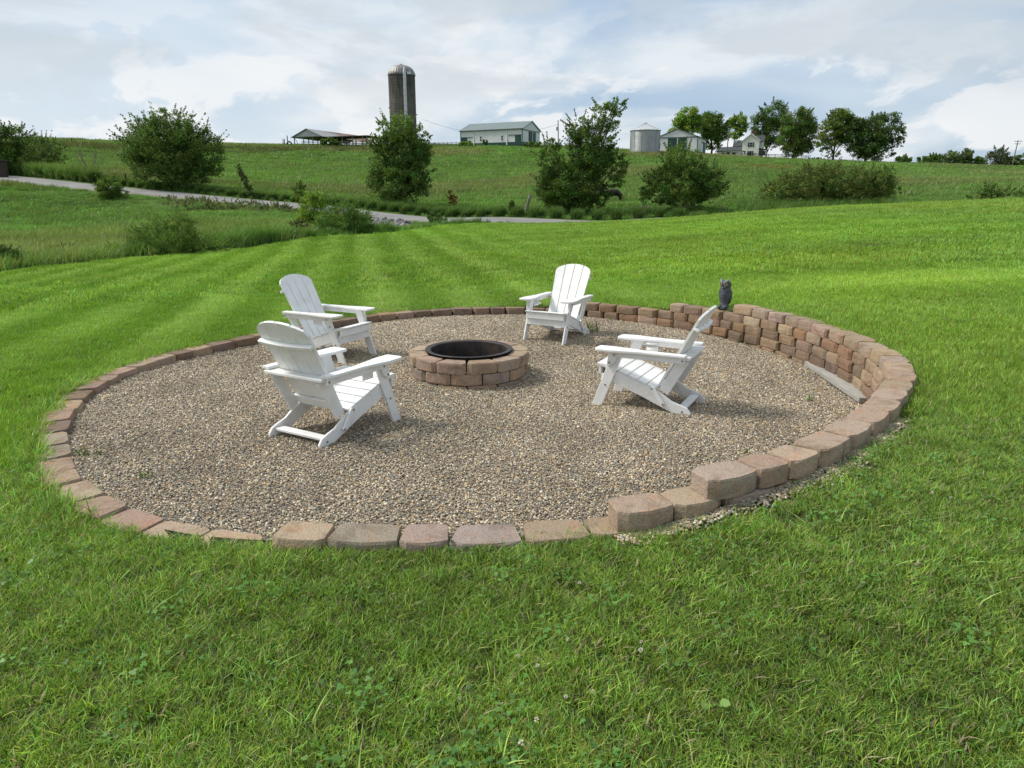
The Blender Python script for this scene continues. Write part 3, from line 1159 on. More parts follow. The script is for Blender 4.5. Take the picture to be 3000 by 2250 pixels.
def build_pebbles():
    coll = sources('pebble_kinds', [ico('pebble', 50 + i, M['pebble'], random.uniform(0.5, 0.75)) for i in range(10)])
    n = 640000
    x = rng.uniform(-3.8, 3.4, n)
    y = rng.uniform(2.9, 10.5, n)
    ph = np.arctan2(y - CEN[1], x - CEN[0])
    inside = np.hypot(x - CEN[0], y - CEN[1]) < ring_r(ph) + 0.012
    pit = np.hypot(x + 0.41, y - 6.62) > 0.50
    dens = np.clip(1.15 - 0.07 * (y - 3.0), 0.58, 1.0)
    keep = inside & pit & (rng.uniform(0, 1, n) < dens)
    x, y = x[keep], y[keep]
    z = gravel_z(x, y) + 0.008 * wob(x, y, 2.4, 21) + rng.uniform(-0.002, 0.007, len(x))
    size = np.clip(rng.lognormal(math.log(0.0047), 0.25, len(x)), 0.0035, 0.012) * (1 + 0.05 * (y - 3))
    # pebbles spilled outside, along the near right of the wall
    m = 3200
    a = rng.uniform(ph_of(0.45, 2.95), ph_of(2.45, 4.2), m)
    dr = 0.20 + np.abs(rng.normal(0, 0.055, m)) * np.clip(1.25 - np.abs(a - ph_of(1.7, 3.6)) * 1.6, 0.15, 1.2)
    sx = CEN[0] + (ring_r(a) + dr) * np.cos(a)
    sy = CEN[1] + (ring_r(a) + dr) * np.sin(a)
    sz = gz(sx, sy) + 0.008 * wob(sx, sy, 3.0, 9) + 0.012
    x, y, z = np.r_[x, sx], np.r_[y, sy], np.r_[z, sz]
    size = np.r_[size, rng.uniform(0.005, 0.009, m)]
    # a few on the buried blocks of the front
    n = len(x)
    pal = np.array([(0.34, 0.27, 0.19), (0.46, 0.40, 0.31), (0.22, 0.19, 0.155), (0.14, 0.125, 0.11), (0.29, 0.19, 0.11), (0.58, 0.54, 0.47), (0.24, 0.235, 0.225), (0.38, 0.27, 0.16), (0.17, 0.165, 0.165)])
    pi = rng.choice(len(pal), n, p=[0.14, 0.13, 0.16, 0.13, 0.06, 0.08, 0.16, 0.04, 0.10])
    patch = 1.0 + 0.10 * wob(x, y, 1.5, 33)
    tint = (pal[pi] * 0.92 + 0.08 * np.array([[0.29, 0.255, 0.21]])) * rng.uniform(0.8, 1.18, (n, 1)) * patch[:, None] * np.array([[1.36, 1.30, 1.15]]) * (1 + 0.12 * wob(x, y, 5.0, 34))[:, None]
    rot = np.c_[rng.normal(0, 0.35, n), rng.normal(0, 0.35, n), rng.uniform(0, 6.28, n)]
    scl = size[:, None] * rng.uniform(0.85, 1.15, (n, 3))
    scatter('pea_gravel', np.c_[x, y, z], rot, scl, tint, rng.integers(0, 10, n), coll, 'tan and grey pea gravel spread inside the block ring')


build_pebbles()

# ------------------------------------------------------------------ grass
def blade_patch(name, seed, n, rad, h, w, lean=0.5, col=(0.10, 0.20, 0.03), straw=0.06, wind=(0.25, 0.2), seg=3, var=0.22, spread_col=0.0):
    r_ = np.random.default_rng(seed)
    a = r_.uniform(0, 6.28, n)
    rr = rad * np.sqrt(r_.uniform(0, 1, n))
    bx, by = rr * np.cos(a), rr * np.sin(a)
    hh = h * r_.uniform(0.45, 1.2, n)
    ww = w * r_.uniform(0.6, 1.3, n)
    la = r_.uniform(0, 6.28, n)
    lm = lean * r_.uniform(0.15, 1.3, n)
    dx = np.cos(la) * lm + wind[0]
    dy = np.sin(la) * lm + wind[1]
    fa = r_.uniform(0, 6.28, n)
    sx, sy = np.cos(fa), np.sin(fa)
    c = np.array(col)[None, :] * (1 + var * r_.normal(0, 1, (n, 1)))
    c = c * np.array([1 + 0.18 * r_.normal(0, 1, n), np.ones(n), 1 + 0.2 * r_.normal(0, 1, n)]).T
    st = r_.uniform(0, 1, n) < straw
    c[st] = np.array([0.36, 0.35, 0.19]) * r_.uniform(0.6, 1.2, (st.sum(), 1))
    c = np.clip(c, 0.004, 0.6)
    V, C, Fq = [], [], []
    for i in range(seg + 1):
        t = i / seg
        k = hh * (t - 0.18 * t * t * lm)
        px = bx + dx * hh * t ** 1.7
        py = by + dy * hh * t ** 1.7
        wi = ww * (1 - t ** 2 * 0.92) / 2
        V.append(np.stack([np.c_[px - sx * wi, py - sy * wi, k], np.c_[px + sx * wi, py + sy * wi, k]], 1))
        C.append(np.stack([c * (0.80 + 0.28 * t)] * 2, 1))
    V = np.stack(V, 1).reshape(-1, 3)          # blade, ring, side
    C = np.stack(C, 1).reshape(-1, 3)
    per = (seg + 1) * 2
    b = np.arange(n)[:, None] * per
    q = [b + np.array([[2 * i, 2 * i + 1, 2 * i + 3, 2 * i + 2]]) for i in range(seg)]
    return np_mesh(name, V, np.concatenate(q), M['grass'], C, smooth=True)


def leaf_patch(name, seed, n, rad, size, kind='round', col=(0.10, 0.20, 0.035), h=0.035):
    """broad low leaves (clover, ground ivy): small discs on short stems"""
    r_ = np.random.default_rng(seed)
    V, C, Fq = [], [], []
    k = 0
    for i in range(n):
        a, rr = r_.uniform(0, 6.28), rad * math.sqrt(r_.uniform())
        c0 = np.array([rr * math.cos(a), rr * math.sin(a), h * r_.uniform(0.5, 1.2)])
        nrm = Vector((r_.normal(0, 0.35), r_.normal(0, 0.35), 1)).normalized()
        q = nrm.to_track_quat('Z', 'Y')
        col_i = np.array(col) * r_.uniform(0.7, 1.35) * np.array([r_.uniform(0.85, 1.2), 1, r_.uniform(0.8, 1.2)])
        lobes = 3 if kind == 'clover' else 1
        s = size * r_.uniform(0.6, 1.25)
        for l in range(lobes):
            an = a + l * 2.094
            ctr = np.array([math.cos(an), math.sin(an), 0]) * (s * 0.62 if lobes == 3 else 0)
            ring_ = []
            for t in range(6):
                b = t * math.pi / 3
                rad_ = s * (0.62 if lobes == 3 else 1.0) * (1 + 0.08 * r_.normal())
                p = Vector(ctr + np.array([math.cos(b), math.sin(b), -0.12]) * rad_)
                p = q @ p
                ring_.append(c0 + np.array(p))
            V += ring_
            C += [np.clip(col_i, 0, 1)] * 6
            Fq += [(k, k + 1, k + 2, k + 3), (k, k + 3, k + 4, k + 5)]
            k += 6
    return np_mesh(name, np.array(V), np.array(Fq), M['grass'], np.array(C))


def flower_head(name):
    bm = bmesh.new()
    r_ = random.Random(4)
    V, Fq, C = [], [], []
    k = 0
    for i in range(26):
        a, e = r_.uniform(0, 6.28), r_.uniform(-0.5, 1.5)
        d = np.array([math.cos(a) * math.cos(e), math.sin(a) * math.cos(e), math.sin(e)])
        t = np.cross(d, [0.1, 0.2, 1]); t /= np.linalg.norm(t)
        p, q = d * 0.002, d * 0.009
        V += [p - t * 0.0012, p + t * 0.0012, q + t * 0.0018, q - t * 0.0018]
        C += [(0.5, 0.42, 0.36)] * 2 + [(0.72, 0.70, 0.64)] * 2
        Fq.append((k, k + 1, k + 2, k + 3)); k += 4
    V = np.array(V) + np.array([0, 0, 0.07])
    s = np.array([(-0.001, 0, 0), (0.001, 0, 0), (0.001, 0, 0.07), (-0.001, 0, 0.07)])
    V = np.vstack([V, s]); C += [(0.12, 0.2, 0.05)] * 4
    Fq.append((k, k + 1, k + 2, k + 3))
    bm.free()
    return np_mesh(name, V, np.array(Fq), M['grass'], np.array(C))


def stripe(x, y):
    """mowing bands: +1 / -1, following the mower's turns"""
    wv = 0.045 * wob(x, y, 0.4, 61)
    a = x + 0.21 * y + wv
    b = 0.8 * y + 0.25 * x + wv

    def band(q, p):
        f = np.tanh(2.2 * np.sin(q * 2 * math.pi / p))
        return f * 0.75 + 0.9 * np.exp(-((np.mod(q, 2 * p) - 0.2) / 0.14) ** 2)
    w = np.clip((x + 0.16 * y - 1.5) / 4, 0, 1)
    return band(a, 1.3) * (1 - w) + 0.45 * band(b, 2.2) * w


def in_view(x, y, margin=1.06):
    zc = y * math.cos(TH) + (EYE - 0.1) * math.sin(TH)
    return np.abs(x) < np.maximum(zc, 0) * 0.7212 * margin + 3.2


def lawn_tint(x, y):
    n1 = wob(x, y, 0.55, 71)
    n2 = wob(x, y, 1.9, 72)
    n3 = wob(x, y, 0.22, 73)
    st = stripe(x, y) * np.clip((y - 5) / 4, 0, 1)  # sheen of blades leaning with the mower, put into the tint
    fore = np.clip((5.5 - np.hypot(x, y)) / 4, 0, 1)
    right_part = np.clip(x / 6, 0, 1)  # grows to the right, where the grass colour is patchier and yellower
    br = 1 + 0.05 * n1 + 0.05 * n2 + 0.10 * wob(x * 0.5, y, 1.1, 78) * right_part + 0.19 * st + fore * (0.13 * wob(x, y, 6.0, 76) + 0.10 * wob(x, y, 2.8, 77))
    yel = 0.10 * n3 + 0.12 * n2 * fore + 0.42 * np.clip(wob(x * 0.45, y, 0.9, 75) - 0.15, 0, 0.7) * right_part
    dull = np.clip(0.35 + 0.5 * wob(x, y, 0.45, 79) + 0.35 * right_part, 0, 1) * (1 - fore)
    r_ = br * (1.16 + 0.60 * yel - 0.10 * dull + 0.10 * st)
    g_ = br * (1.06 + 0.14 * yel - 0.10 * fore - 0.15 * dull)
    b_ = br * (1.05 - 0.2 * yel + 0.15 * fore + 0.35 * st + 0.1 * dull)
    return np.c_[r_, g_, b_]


def lawn_pts(n, x0, x1, y0, y1, cond):
    x, y = rng.uniform(x0, x1, n), rng.uniform(y0, y1, n)
    ph = np.arctan2(y - CEN[1], x - CEN[0])
    k = cond(x, y) & (np.hypot(x - CEN[0], y - CEN[1]) > ring_r(ph) + 0.19) & (lawn_side(x, y) > 0) & in_view(x, y)
    # thin where pebbles are spilled
    a = np.abs(ph - ph_of(1.75, 3.55))
    sp = (a < 0.32) & (np.hypot(x - CEN[0], y - CEN[1]) < ring_r(ph) + 0.20 + 0.11 * (1 + 0.6 * wob(x, y, 4, 88)))
    k &= ~(sp & (rng.uniform(0, 1, n) < 0.85))
    return x[k], y[k]


def build_lawn():
    G1 = (0.196, 0.372, 0.051)
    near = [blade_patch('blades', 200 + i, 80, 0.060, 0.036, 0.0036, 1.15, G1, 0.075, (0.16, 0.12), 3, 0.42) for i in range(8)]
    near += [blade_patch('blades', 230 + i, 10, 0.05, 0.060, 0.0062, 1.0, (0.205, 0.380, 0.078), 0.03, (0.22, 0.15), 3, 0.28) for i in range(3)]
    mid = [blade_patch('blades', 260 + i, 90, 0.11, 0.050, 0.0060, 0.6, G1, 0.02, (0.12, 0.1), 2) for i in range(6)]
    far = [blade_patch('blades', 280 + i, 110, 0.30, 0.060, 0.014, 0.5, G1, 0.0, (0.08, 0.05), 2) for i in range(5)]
    coll = sources('lawn_kinds', near + mid + far)
    P, RT, S, T, I = [], [], [], [], []

    def push(x, y, idx, s0, s1, tilt=0.1, tintmul=1.0):
        n = len(x)
        z = gz(x, y) + 0.008 * wob(x, y, 3.0, 9)
        P.append(np.c_[x, y, z - 0.003])
        RT.append(np.c_[rng.normal(0, tilt, n), rng.normal(0, tilt, n), rng.normal(0, 0.9, n) if s1 < 1.3 else rng.uniform(0, 6.28, n)])
        s = rng.uniform(s0, s1, n)
        S.append(np.c_[s, s, s * rng.uniform(0.75, 1.2, n)])
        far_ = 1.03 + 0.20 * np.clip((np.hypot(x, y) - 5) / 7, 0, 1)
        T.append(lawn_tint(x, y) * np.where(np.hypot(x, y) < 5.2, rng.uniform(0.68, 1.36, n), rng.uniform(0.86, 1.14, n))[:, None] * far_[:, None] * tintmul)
        I.append(idx)

    D = lambda x, y: np.hypot(x, y)
    x, y = lawn_pts(50000, -6, 6, -1.5, 6, lambda x, y: D(x, y) < 5.2)
    push(x, y, rng.integers(0, 8, len(x)), 0.8, 1.25)
    x, y = lawn_pts(6400, -6, 6, -1.5, 6, lambda x, y: (D(x, y) < 5.2) & (wob(x, y, 2.4, 81) > 0.1))
    push(x, y, rng.integers(8, 11, len(x)), 0.7, 1.25, 0.2)
    x, y = lawn_pts(88000, -13, 13, 0.0, 13.5, lambda x, y: (D(x, y) > 5.0) & (D(x, y) < 13))
    push(x, y, rng.integers(11, 17, len(x)), 0.8, 1.2)
    x, y = lawn_pts(72000, -37, 37, 7, 39.5, lambda x, y: D(x, y) > 12.6)
    push(x, y, rng.integers(17, 22, len(x)), 0.85, 1.25)
    # longer uncut fringe along the stones
    n = 2600
    a = rng.uniform(0, 2 * math.pi, n)
    dr = 0.175 + np.abs(rng.normal(0, 0.055, n))
    x, y = CEN[0] + (ring_r(a) + dr) * np.cos(a), CEN[1] + (ring_r(a) + dr) * np.sin(a)
    k = np.abs(a - (ph_of(1.75, 3.55) + 2 * math.pi)) > 0.42
    x, y = x[k], y[k]
    lf = 1.0 + 0.9 * ((x < -2.0) & (y < 6.2)) * rng.uniform(0, 1, len(x))
    push(x, y, rng.integers(8, 11, len(x)), 0.55, 0.95, 0.15)
    S[-1] = S[-1] * lf[:, None]
    scatter('lawn_grass', np.vstack(P), np.vstack(RT), np.vstack(S), np.vstack(T), np.concatenate(I), coll, 'mown green lawn grass around the gravel ring')
    # clover and ground ivy
    cl = sources('clover_kinds', [leaf_patch('clover', 310 + i, 14, 0.09, 0.0085, 'clover', (0.105, 0.230, 0.050), 0.034) for i in range(4)]
                 + [leaf_patch('ivy', 320 + i, 5, 0.09, 0.0115, 'round', (0.150, 0.290, 0.060), 0.036) for i in range(4)]
                 + [leaf_patch('broad', 330 + i, 2, 0.05, 0.018, 'round', (0.18, 0.31, 0.08), 0.04) for i in range(2)])
    x, y = lawn_pts(5200, -4.5, 4.5, 0.9, 5.0, lambda x, y: D(x, y) < 4.9)
    w1 = wob(x, y, 1.1, 91) + 1.1 * np.exp(-((x - 0.05) ** 2 / 0.25 + (y - 1.55) ** 2 / 0.12))
    w2 = wob(x, y, 1.3, 92) + 0.6 * np.exp(-((x + 1.0) ** 2 / 1.2 + (y - 1.9) ** 2 / 0.5))
    ka, kb, kc = (w1 > 0.80) | (rng.uniform(0, 1, len(x)) < 0.10), (w2 > 0.75) & ~(w1 > 0.80), rng.uniform(0, 1, len(x)) < 0.008
    k = ka | kb | kc
    idx = np.where(ka, rng.integers(0, 4, len(x)), np.where(kb, rng.integers(4, 8, len(x)), rng.integers(8, 10, len(x))))[k]
    x, y = x[k], y[k]
    n = len(x)
    s = rng.uniform(0.7, 1.2, n)
    scatter('clover', np.c_[x, y, gz(x, y) + 0.004], np.c_[rng.normal(0, 0.1, (n, 2)), rng.uniform(0, 6.28, n)], np.c_[s, s, s],
            rng.uniform(0.8, 1.2, (n, 1)) * np.array([[1.0, 1.0, 1.0]]), idx, cl, 'clover and ground ivy leaves growing through the near lawn')
    fl = sources('flower_kinds', [flower_head('clover_flower')])
    fp = [onz(*p, 0.07)[:2] for p in ((1660, 1955), (1868, 1962), (1870, 1998), (1590, 2025), (1510, 2030), (1528, 2078), (1655, 2108), (1725, 2122), (1543, 2237), (1690, 1795), (1585, 2180), (2700, 1597), (2750, 1610), (1500, 1190 + 800))]
    fx = np.r_[[p[0] for p in fp], rng.uniform(0.5, 5.5, 60), rng.uniform(-1.5, 1.0, 30)]
    fy = np.r_[[p[1] for p in fp], rng.uniform(10.5, 14, 60), rng.uniform(10.6, 12.5, 30)]
    n = len(fx)
    s = np.r_[np.full(len(fp), 0.9), np.full(90, 1.0)] * rng.uniform(0.8, 1.1, n)
    scatter('clover_flowers', np.c_[fx, fy, gz(fx, fy)], np.c_[rng.normal(0, 0.2, (n, 2)), rng.uniform(0, 6, n)], np.c_[s, s, s * 0.85], np.ones((n, 3)), np.zeros(n), fl,
            'small white clover flowers dotted in the lawn')


build_lawn()


def build_gravel_weeds():
    kinds = sources('weed_kinds', [blade_patch('weed', 400 + i, 14, 0.03, 0.07, 0.004, 0.9, (0.08, 0.18, 0.03), 0.1, (0, 0)) for i in range(3)])
    px = [(2370, 1160, 1.0), (2375, 1165, 0.8), (1735, 970, 2.6), (1737, 975, 2.4), (1310, 922, 1.1), (1360, 920, 1.2), (2165, 998, 1.0), (2190, 1003, 0.9), (2275, 1030, 0.9),
          (1545, 1075, 1.1), (1548, 1078, 1.0), (1310, 1128, 0.8), (1335, 1130, 0.7), (1825, 944, 0.9), (400, 1090, 1.2), (370, 1100, 1.0), (240, 1370, 1.0), (260, 1372, 1.1), (300, 1366, 0.8),
          (420, 1440, 1.0), (445, 1436, 0.9), (1790, 940, 0.8), (2185, 1360, 0.9)]
    P = []
    for a, b, s in px:
        q = onz(a, b, 0.0)
        P.append((q[0], q[1], gvz(q[0], q[1]), s))
    P = np.array(P)
    n = len(P)
    scatter('gravel_weeds', P[:, :3], np.c_[np.zeros((n, 2)), rng.uniform(0, 6, n)], np.repeat(P[:, 3:4], 3, 1), rng.uniform(0.85, 1.15, (n, 3)), rng.integers(0, 3, n), kinds,
            'small grass weeds sprouting in the gravel')


build_gravel_weeds()


def rocky(x, y):
    q = atd(1138, 664, 39.0)
    return ((x - q[0]) / 1.1) ** 2 + ((y - q[1]) / 1.5) ** 2 < 1


def build_meadow():
    kinds = [blade_patch('tuft', 500 + i, 55, 0.42, 0.26, 0.035, 0.8, (0.140, 0.290, 0.050), 0.01, (0.2, 0.1), 2) for i in range(5)]
    kinds += [blade_patch('tuft', 520 + i, 45, 0.40, 0.42, 0.03, 0.6, (0.165, 0.245, 0.065), 0.06, (0.15, 0.1), 2) for i in range(3)]
    kinds += [blade_patch('cane', 530 + i, 60, 0.45, 1.15, 0.055, 0.5, (0.130, 0.250, 0.060), 0.02, (0.18, -0.12), 4) for i in range(4)]
    coll = sources('meadow_kinds', kinds)
    # density falls off with distance
    P, S, T, I, RZ = [], [], [], [], []

    def push(x, y, idx, s, tint):
        P.append(np.c_[x, y, gz(x, y) - 0.02])
        s = np.asarray(s)
        S.append(np.c_[s, s, s * np.clip(1.5 / np.maximum(s, 1e-3), 0.35, 1)])
        T.append(tint)
        I.append(idx)
        RZ.append(rng.normal(0, 1.0, len(x)))

    for n, y0, y1, sc in ((34000, 18, 62, 1.0), (42000, 58, 130, 1.9), (26000, 115, 240, 3.0)):
        y = y0 + (y1 - y0) * rng.uniform(0, 1, n)
        x = rng.uniform(-1, 1, n) * (y * 0.78 + 4)
        k = (lawn_side(x, y) < -0.15) & (road_dist(x, y) > 2.6) & ~rocky(x, y)
        x, y = x[k], y[k]
        br = 1 + 0.15 * wob(x, y, 0.12, 101) + 0.16 * wob(x * 0.5, y, 0.9, 102)
        dry = np.clip(wob(x, y, 0.09, 103) - 0.35, 0, 1)
        red = np.exp(-((x - 0.36 * y) ** 2 / 60 + (y - 140) ** 2 / 60)) * 0.8
        t = br[:, None] * np.c_[1 + 0.30 * dry + 0.7 * red, 1 - 0.05 * dry - 0.25 * red, 1 + 0.3 * dry]
        leftm = np.clip((48 - y) / 10, 0, 1) * np.clip(-x / 8, 0, 1)
        t = t * (1 + leftm[:, None] * np.array([[0.08, 0.18, 0.08]]))
        long_ = (dry > 0.12) | (rng.uniform(0, 1, len(x)) < 0.10)
        idx = np.where(long_, rng.integers(5, 8, len(x)), rng.integers(0, 5, len(x)))
        push(x, y, idx, sc * rng.uniform(0.7, 1.25, len(x)) * (1 - 0.5 * np.clip((9 - road_dist(x, y)) / 5, 0, 1)), t * rng.uniform(0.72, 1.25, (len(x), 1)))
    # rank grass on the road's far verge
    nd = []
    for i, q in enumerate(ROADC):
        t = ROADC[min(i + 1, len(ROADC) - 1)] - ROADC[max(i - 1, 0)]
        t /= np.hypot(*t)
        nd.append((-t[1], t[0]))
    nd = np.array(nd)
    if nd[len(nd) // 2][1] < 0:
        nd = -nd
    n = 5200
    i = rng.integers(0, len(ROADC), n)
    o = 2.5 + np.abs(rng.normal(0, 0.9, n))
    q = ROADC[i] + nd[i] * o[:, None]
    az = q[:, 0] / q[:, 1]
    tall = np.where(az < -0.56, 1.0, np.where(az < -0.05, 0.50, 0.52)) * rng.uniform(0.5, 1.15, n)
    br = 0.78 + 0.15 * wob(q[:, 0], q[:, 1], 0.4, 105)
    tt = np.c_[br, br * 1.0, br]
    tt[az < -0.56] *= np.array([1.25, 1.2, 1.2])
    push(q[:, 0], q[:, 1], rng.integers(8, 12, n), tall, tt * rng.uniform(0.8, 1.2, (n, 1)))
    # near verge and ditch edge along the lawn, left half
    n = 3000
    px = rng.uniform(-200, 1500, n)
    az = (px - 1500) / F / 1.02
    er = np.interp(np.arctan2(az, 1), _eaz, _er) + 0.25 + np.abs(rng.normal(0, 1.0, n))
    x, y = er * np.sin(np.arctan(az)), er * np.cos(np.arctan(az))
    k = (road_dist(x, y) > 2.4) & ~rocky(x, y)
    x, y, px = x[k], y[k], px[k]
    br = 0.92 + 0.22 * wob(x, y, 0.6, 106)
    tt = np.c_[br * 0.95, br, br]
    push(x, y, rng.integers(0, 12, len(x)), np.where(px > 1150, 0.22, 0.40) * (1 + 0.45 * wob(x, y, 0.9, 107)) * rng.uniform(0.4, 1.35, len(x)), tt)
    # arching cane grass in front of the long hedge and down the right
    n = 1500
    px = np.r_[rng.uniform(2180, 2600, 1100), rng.uniform(2600, 3100, 400)]
    d = rng.uniform(44.5, 47.5, n)
    q = np.array([atd(p, 600, dd)[:2] for p, dd in zip(px, d)])
    push(q[:, 0], q[:, 1], rng.integers(8, 12, n), rng.uniform(0.45, 0.95, n) * np.where(px > 2600, 0.5, 1.0), np.repeat(rng.uniform(0.75, 1.15, (n, 1)), 3, 1) * np.array([[1.0, 1.05, 1.0]]))
    # rank brownish weeds along the crest fence
    n = 900
    px = rng.uniform(180, 1120, n)
    d = np.interp(px, [180, 400, 720, 1100], [118, 126, 148, 168]) + rng.normal(0, 5, n)
    q = np.array([atd(p, 440, dd)[:2] for p, dd in zip(px, d)])
    k = wob(q[:, 0], q[:, 1], 0.35, 108) > -0.1
    q = q[k]
    n = len(q)
    push(q[:, 0], q[:, 1], rng.integers(5, 8, n), rng.uniform(1.6, 3.2, n), np.array([[0.80, 0.66, 0.75]]) * rng.uniform(0.65, 1.15, (n, 1)))
    S[-1][:, 2] = rng.uniform(1.2, 2.6, n)
    rz = np.concatenate(RZ)
    n = len(rz)
    scatter('meadow_grass', np.vstack(P), np.c_[rng.normal(0, 0.06, (n, 2)), rz], np.vstack(S), np.vstack(T), np.concatenate(I), coll, 'rough pasture grass and verge weeds on the hillside and along the road')


build_meadow()

# ------------------------------------------------------------------ trees and shrubs
def leaf_cloud(centers, radii, per, size, col, r_, up=0.35, var=0.25, clump_var=0.22):
    n = int(per.sum())
    ci = np.repeat(np.arange(len(centers)), per)
    off = r_.normal(0, 1, (n, 3))
    off /= np.maximum(np.linalg.norm(off, axis=1, keepdims=True), 1e-6)
    off *= (r_.uniform(0, 1, (n, 1)) ** 0.45) * radii[ci]
    P = centers[ci] + off
    nrm = r_.normal(0, 1, (n, 3)) + off / np.maximum(radii[ci], 1e-6) * 0.7
    nrm[:, 2] += up
    nrm /= np.linalg.norm(nrm, axis=1, keepdims=True)
    t = np.cross(nrm, r_.normal(0, 1, (n, 3)))
    t /= np.maximum(np.linalg.norm(t, axis=1, keepdims=True), 1e-6)
    b = np.cross(nrm, t)
    s = size * r_.uniform(0.55, 1.25, (n, 1))
    V = np.stack([P - t * s, P - b * s * 0.5 + nrm * s * 0.12, P + t * s, P + b * s * 0.5 + nrm * s * 0.12], 1).reshape(-1, 3)
    cv = 1 + clump_var * r_.normal(0, 1, len(centers))
    hue = 1 + 0.14 * r_.normal(0, 1, len(centers))
    k = np.clip(cv[ci] * (1 + var * r_.normal(0, 1, n)), 0.35, 2.2)
    C = np.array(col)[None, :] * k[:, None] * np.c_[hue[ci], np.ones(n), np.ones(n)]
    C = np.repeat(np.clip(C, 0.004, 0.5), 4, 0)
    Fq = np.arange(4 * n).reshape(-1, 4)
    return V, Fq, C


def tree(name, label, cat, px, pyb, d, lobes, n0, size0, col0, seed, group=None, trunk=0.10, sprays=30, clump=0.30, stems=1, base=None, tipcol=None, depth=0.9, shell=0.45):
    """lobes: (px, py, half width px, half height px) in the photograph, built at depth d with real size"""
    r_ = np.random.default_rng(seed)
    n, size = int(n0 * (3.2 if d < 150 else 2.8)), size0 * (0.74 if d < 150 else 0.86)
    col = (col0[0] * 1.95, col0[1] * 1.78, col0[2] * 1.4)
    if d < 80:                                     # stand it where the land meets the photo's base line
        ds = np.linspace(0.82, 1.2, 77) * d
        q = np.array([atd(px, pyb, t) for t in ds])
        err = np.abs(gz(q[:, 0], q[:, 1]) - q[:, 2]) / ds + 0.01 * ((road_dist(q[:, 0], q[:, 1]) < 2.3) | (lawn_side(q[:, 0], q[:, 1]) > -0.3)) + 0.004 * np.abs(ds / d - 1)
        d = float(ds[np.argmin(err)])
    if d > 150 and cat == 'tree':
        lobes = [(a, c_, w_ * 1.05, h_ * 1.02) for a, c_, w_, h_ in lobes] + [(px, pyb - 16, lobes[0][2] * 0.8, 13)]
    else:
        sprays, clump = int(sprays * 1.7), clump * 0.86
        if cat == 'tree' and n0 > 8000:
            lobes = [(px + (a - px) * 0.93, c_ + 5, w_ * 0.92, h_ * 0.95) for a, c_, w_, h_ in lobes]
    k = d / F
    b = atd(px, pyb, d)
    gzv = gz1(b[0], b[1])
    root = empty(name, (b[0], b[1], gzv - 0.02), 0, label, cat, group)
    z0 = 0.0
    dz = b[2] - gzv                               # the photo's base line against the ground
    L = []
    for (lx, ly, hw, hh) in lobes:
        L.append((np.array([(lx - px) * k, r_.uniform(-0.25, 0.25) * hw * k * depth, (pyb - ly) * k + dz]), np.array([hw * k, hw * k * depth, hh * k])))
    # clumps
    wts = np.array([(q[1][0] * q[1][2]) for q in L])
    wts = wts / wts.sum()
    cs, rs = [], []
    nclump = max(14, int(n / 75))
    for (c, rad), w in zip(L, wts):
        m = max(5, int(nclump * w))
        dr = r_.normal(0, 1, (m, 3))
        dr /= np.linalg.norm(dr, axis=1, keepdims=True)
        f = shell + (0.98 - shell) * r_.uniform(0, 1, (m, 1)) ** 0.7
        cs.append(c + dr * f * rad)
        cr = clump * rad.min() * r_.uniform(0.6, 1.25, (m, 1))
        rs.append(cr * np.array([[1.15, 1.15, 0.8]]))
    # sprays: shoots that stick out of the outline
    stalks = []
    for s in range(sprays):
        c, rad = L[r_.choice(len(L), p=wts)]
        dr = r_.normal(0, 1, 3)
        dr[2] = abs(dr[2]) * 0.9 + 0.15
        dr[1] *= 0.6
        dr /= np.linalg.norm(dr)
        p0 = c + dr * rad * 0.9
        ln = rad.min() * (r_.uniform(0.18, 0.55) if d < 150 else r_.uniform(0.12, 0.3))
        dd = dr + np.array([0, 0, 0.35])
        m = 5
        q = p0 + np.linspace(0, 1, m)[:, None] * dd * ln
        stalks.append((p0 - dr * rad * 0.35, q[-1]))
        cs.append(q)
        rs.append(np.repeat(clump * rad.min() * np.linspace(0.42, 0.14, m)[:, None], 3, 1))
    cs, rs = np.vstack(cs), np.vstack(rs)
    cs[:, 2] = np.maximum(cs[:, 2], rs[:, 2] * 0.3)
    vol = np.prod(rs, 1) ** 0.55
    per = np.maximum(7, (vol / vol.sum() * n)).astype(int)
    V, Fq, C = leaf_cloud(cs, rs, per, size, col, r_)
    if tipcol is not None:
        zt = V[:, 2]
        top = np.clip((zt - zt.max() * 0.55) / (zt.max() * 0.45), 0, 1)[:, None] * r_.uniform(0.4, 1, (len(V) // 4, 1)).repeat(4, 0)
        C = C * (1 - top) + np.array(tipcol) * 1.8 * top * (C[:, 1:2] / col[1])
    link('crown', np_mesh('crown', V, Fq, M['leaf'], C), None, root)
    # trunk and limbs
    mb = MB()
    zc = np.average([q[0][2] for q in L], weights=wts)
    for s in range(stems):
        bx, by = (0, 0) if stems == 1 else (r_.normal(0, 0.25) * trunk * 6, r_.normal(0, 0.25) * trunk * 6)
        c, rad = L[s % len(L)]
        top = c * np.array([0.8, 0.8, 1.0]) + np.array([0, 0, rad[2] * 0.3])
        p = [np.array([bx, by, -0.1]), np.array([bx * 0.9, by * 0.9, 0.25 * top[2]]), np.array([top[0] * 0.45 + bx * 0.4, top[1] * 0.45, 0.6 * top[2]]), top]
        mb.tube(p, [trunk * 1.25 / stems ** 0.4, trunk / stems ** 0.4, trunk * 0.65 / stems ** 0.4, trunk * 0.12], 7)
    for a_, b_ in stalks:
        mb.tube([a_, b_], [trunk * 0.11, trunk * 0.03], 4, cap=False)
    idx = r_.choice(len(cs), min(len(cs), 46), replace=False)
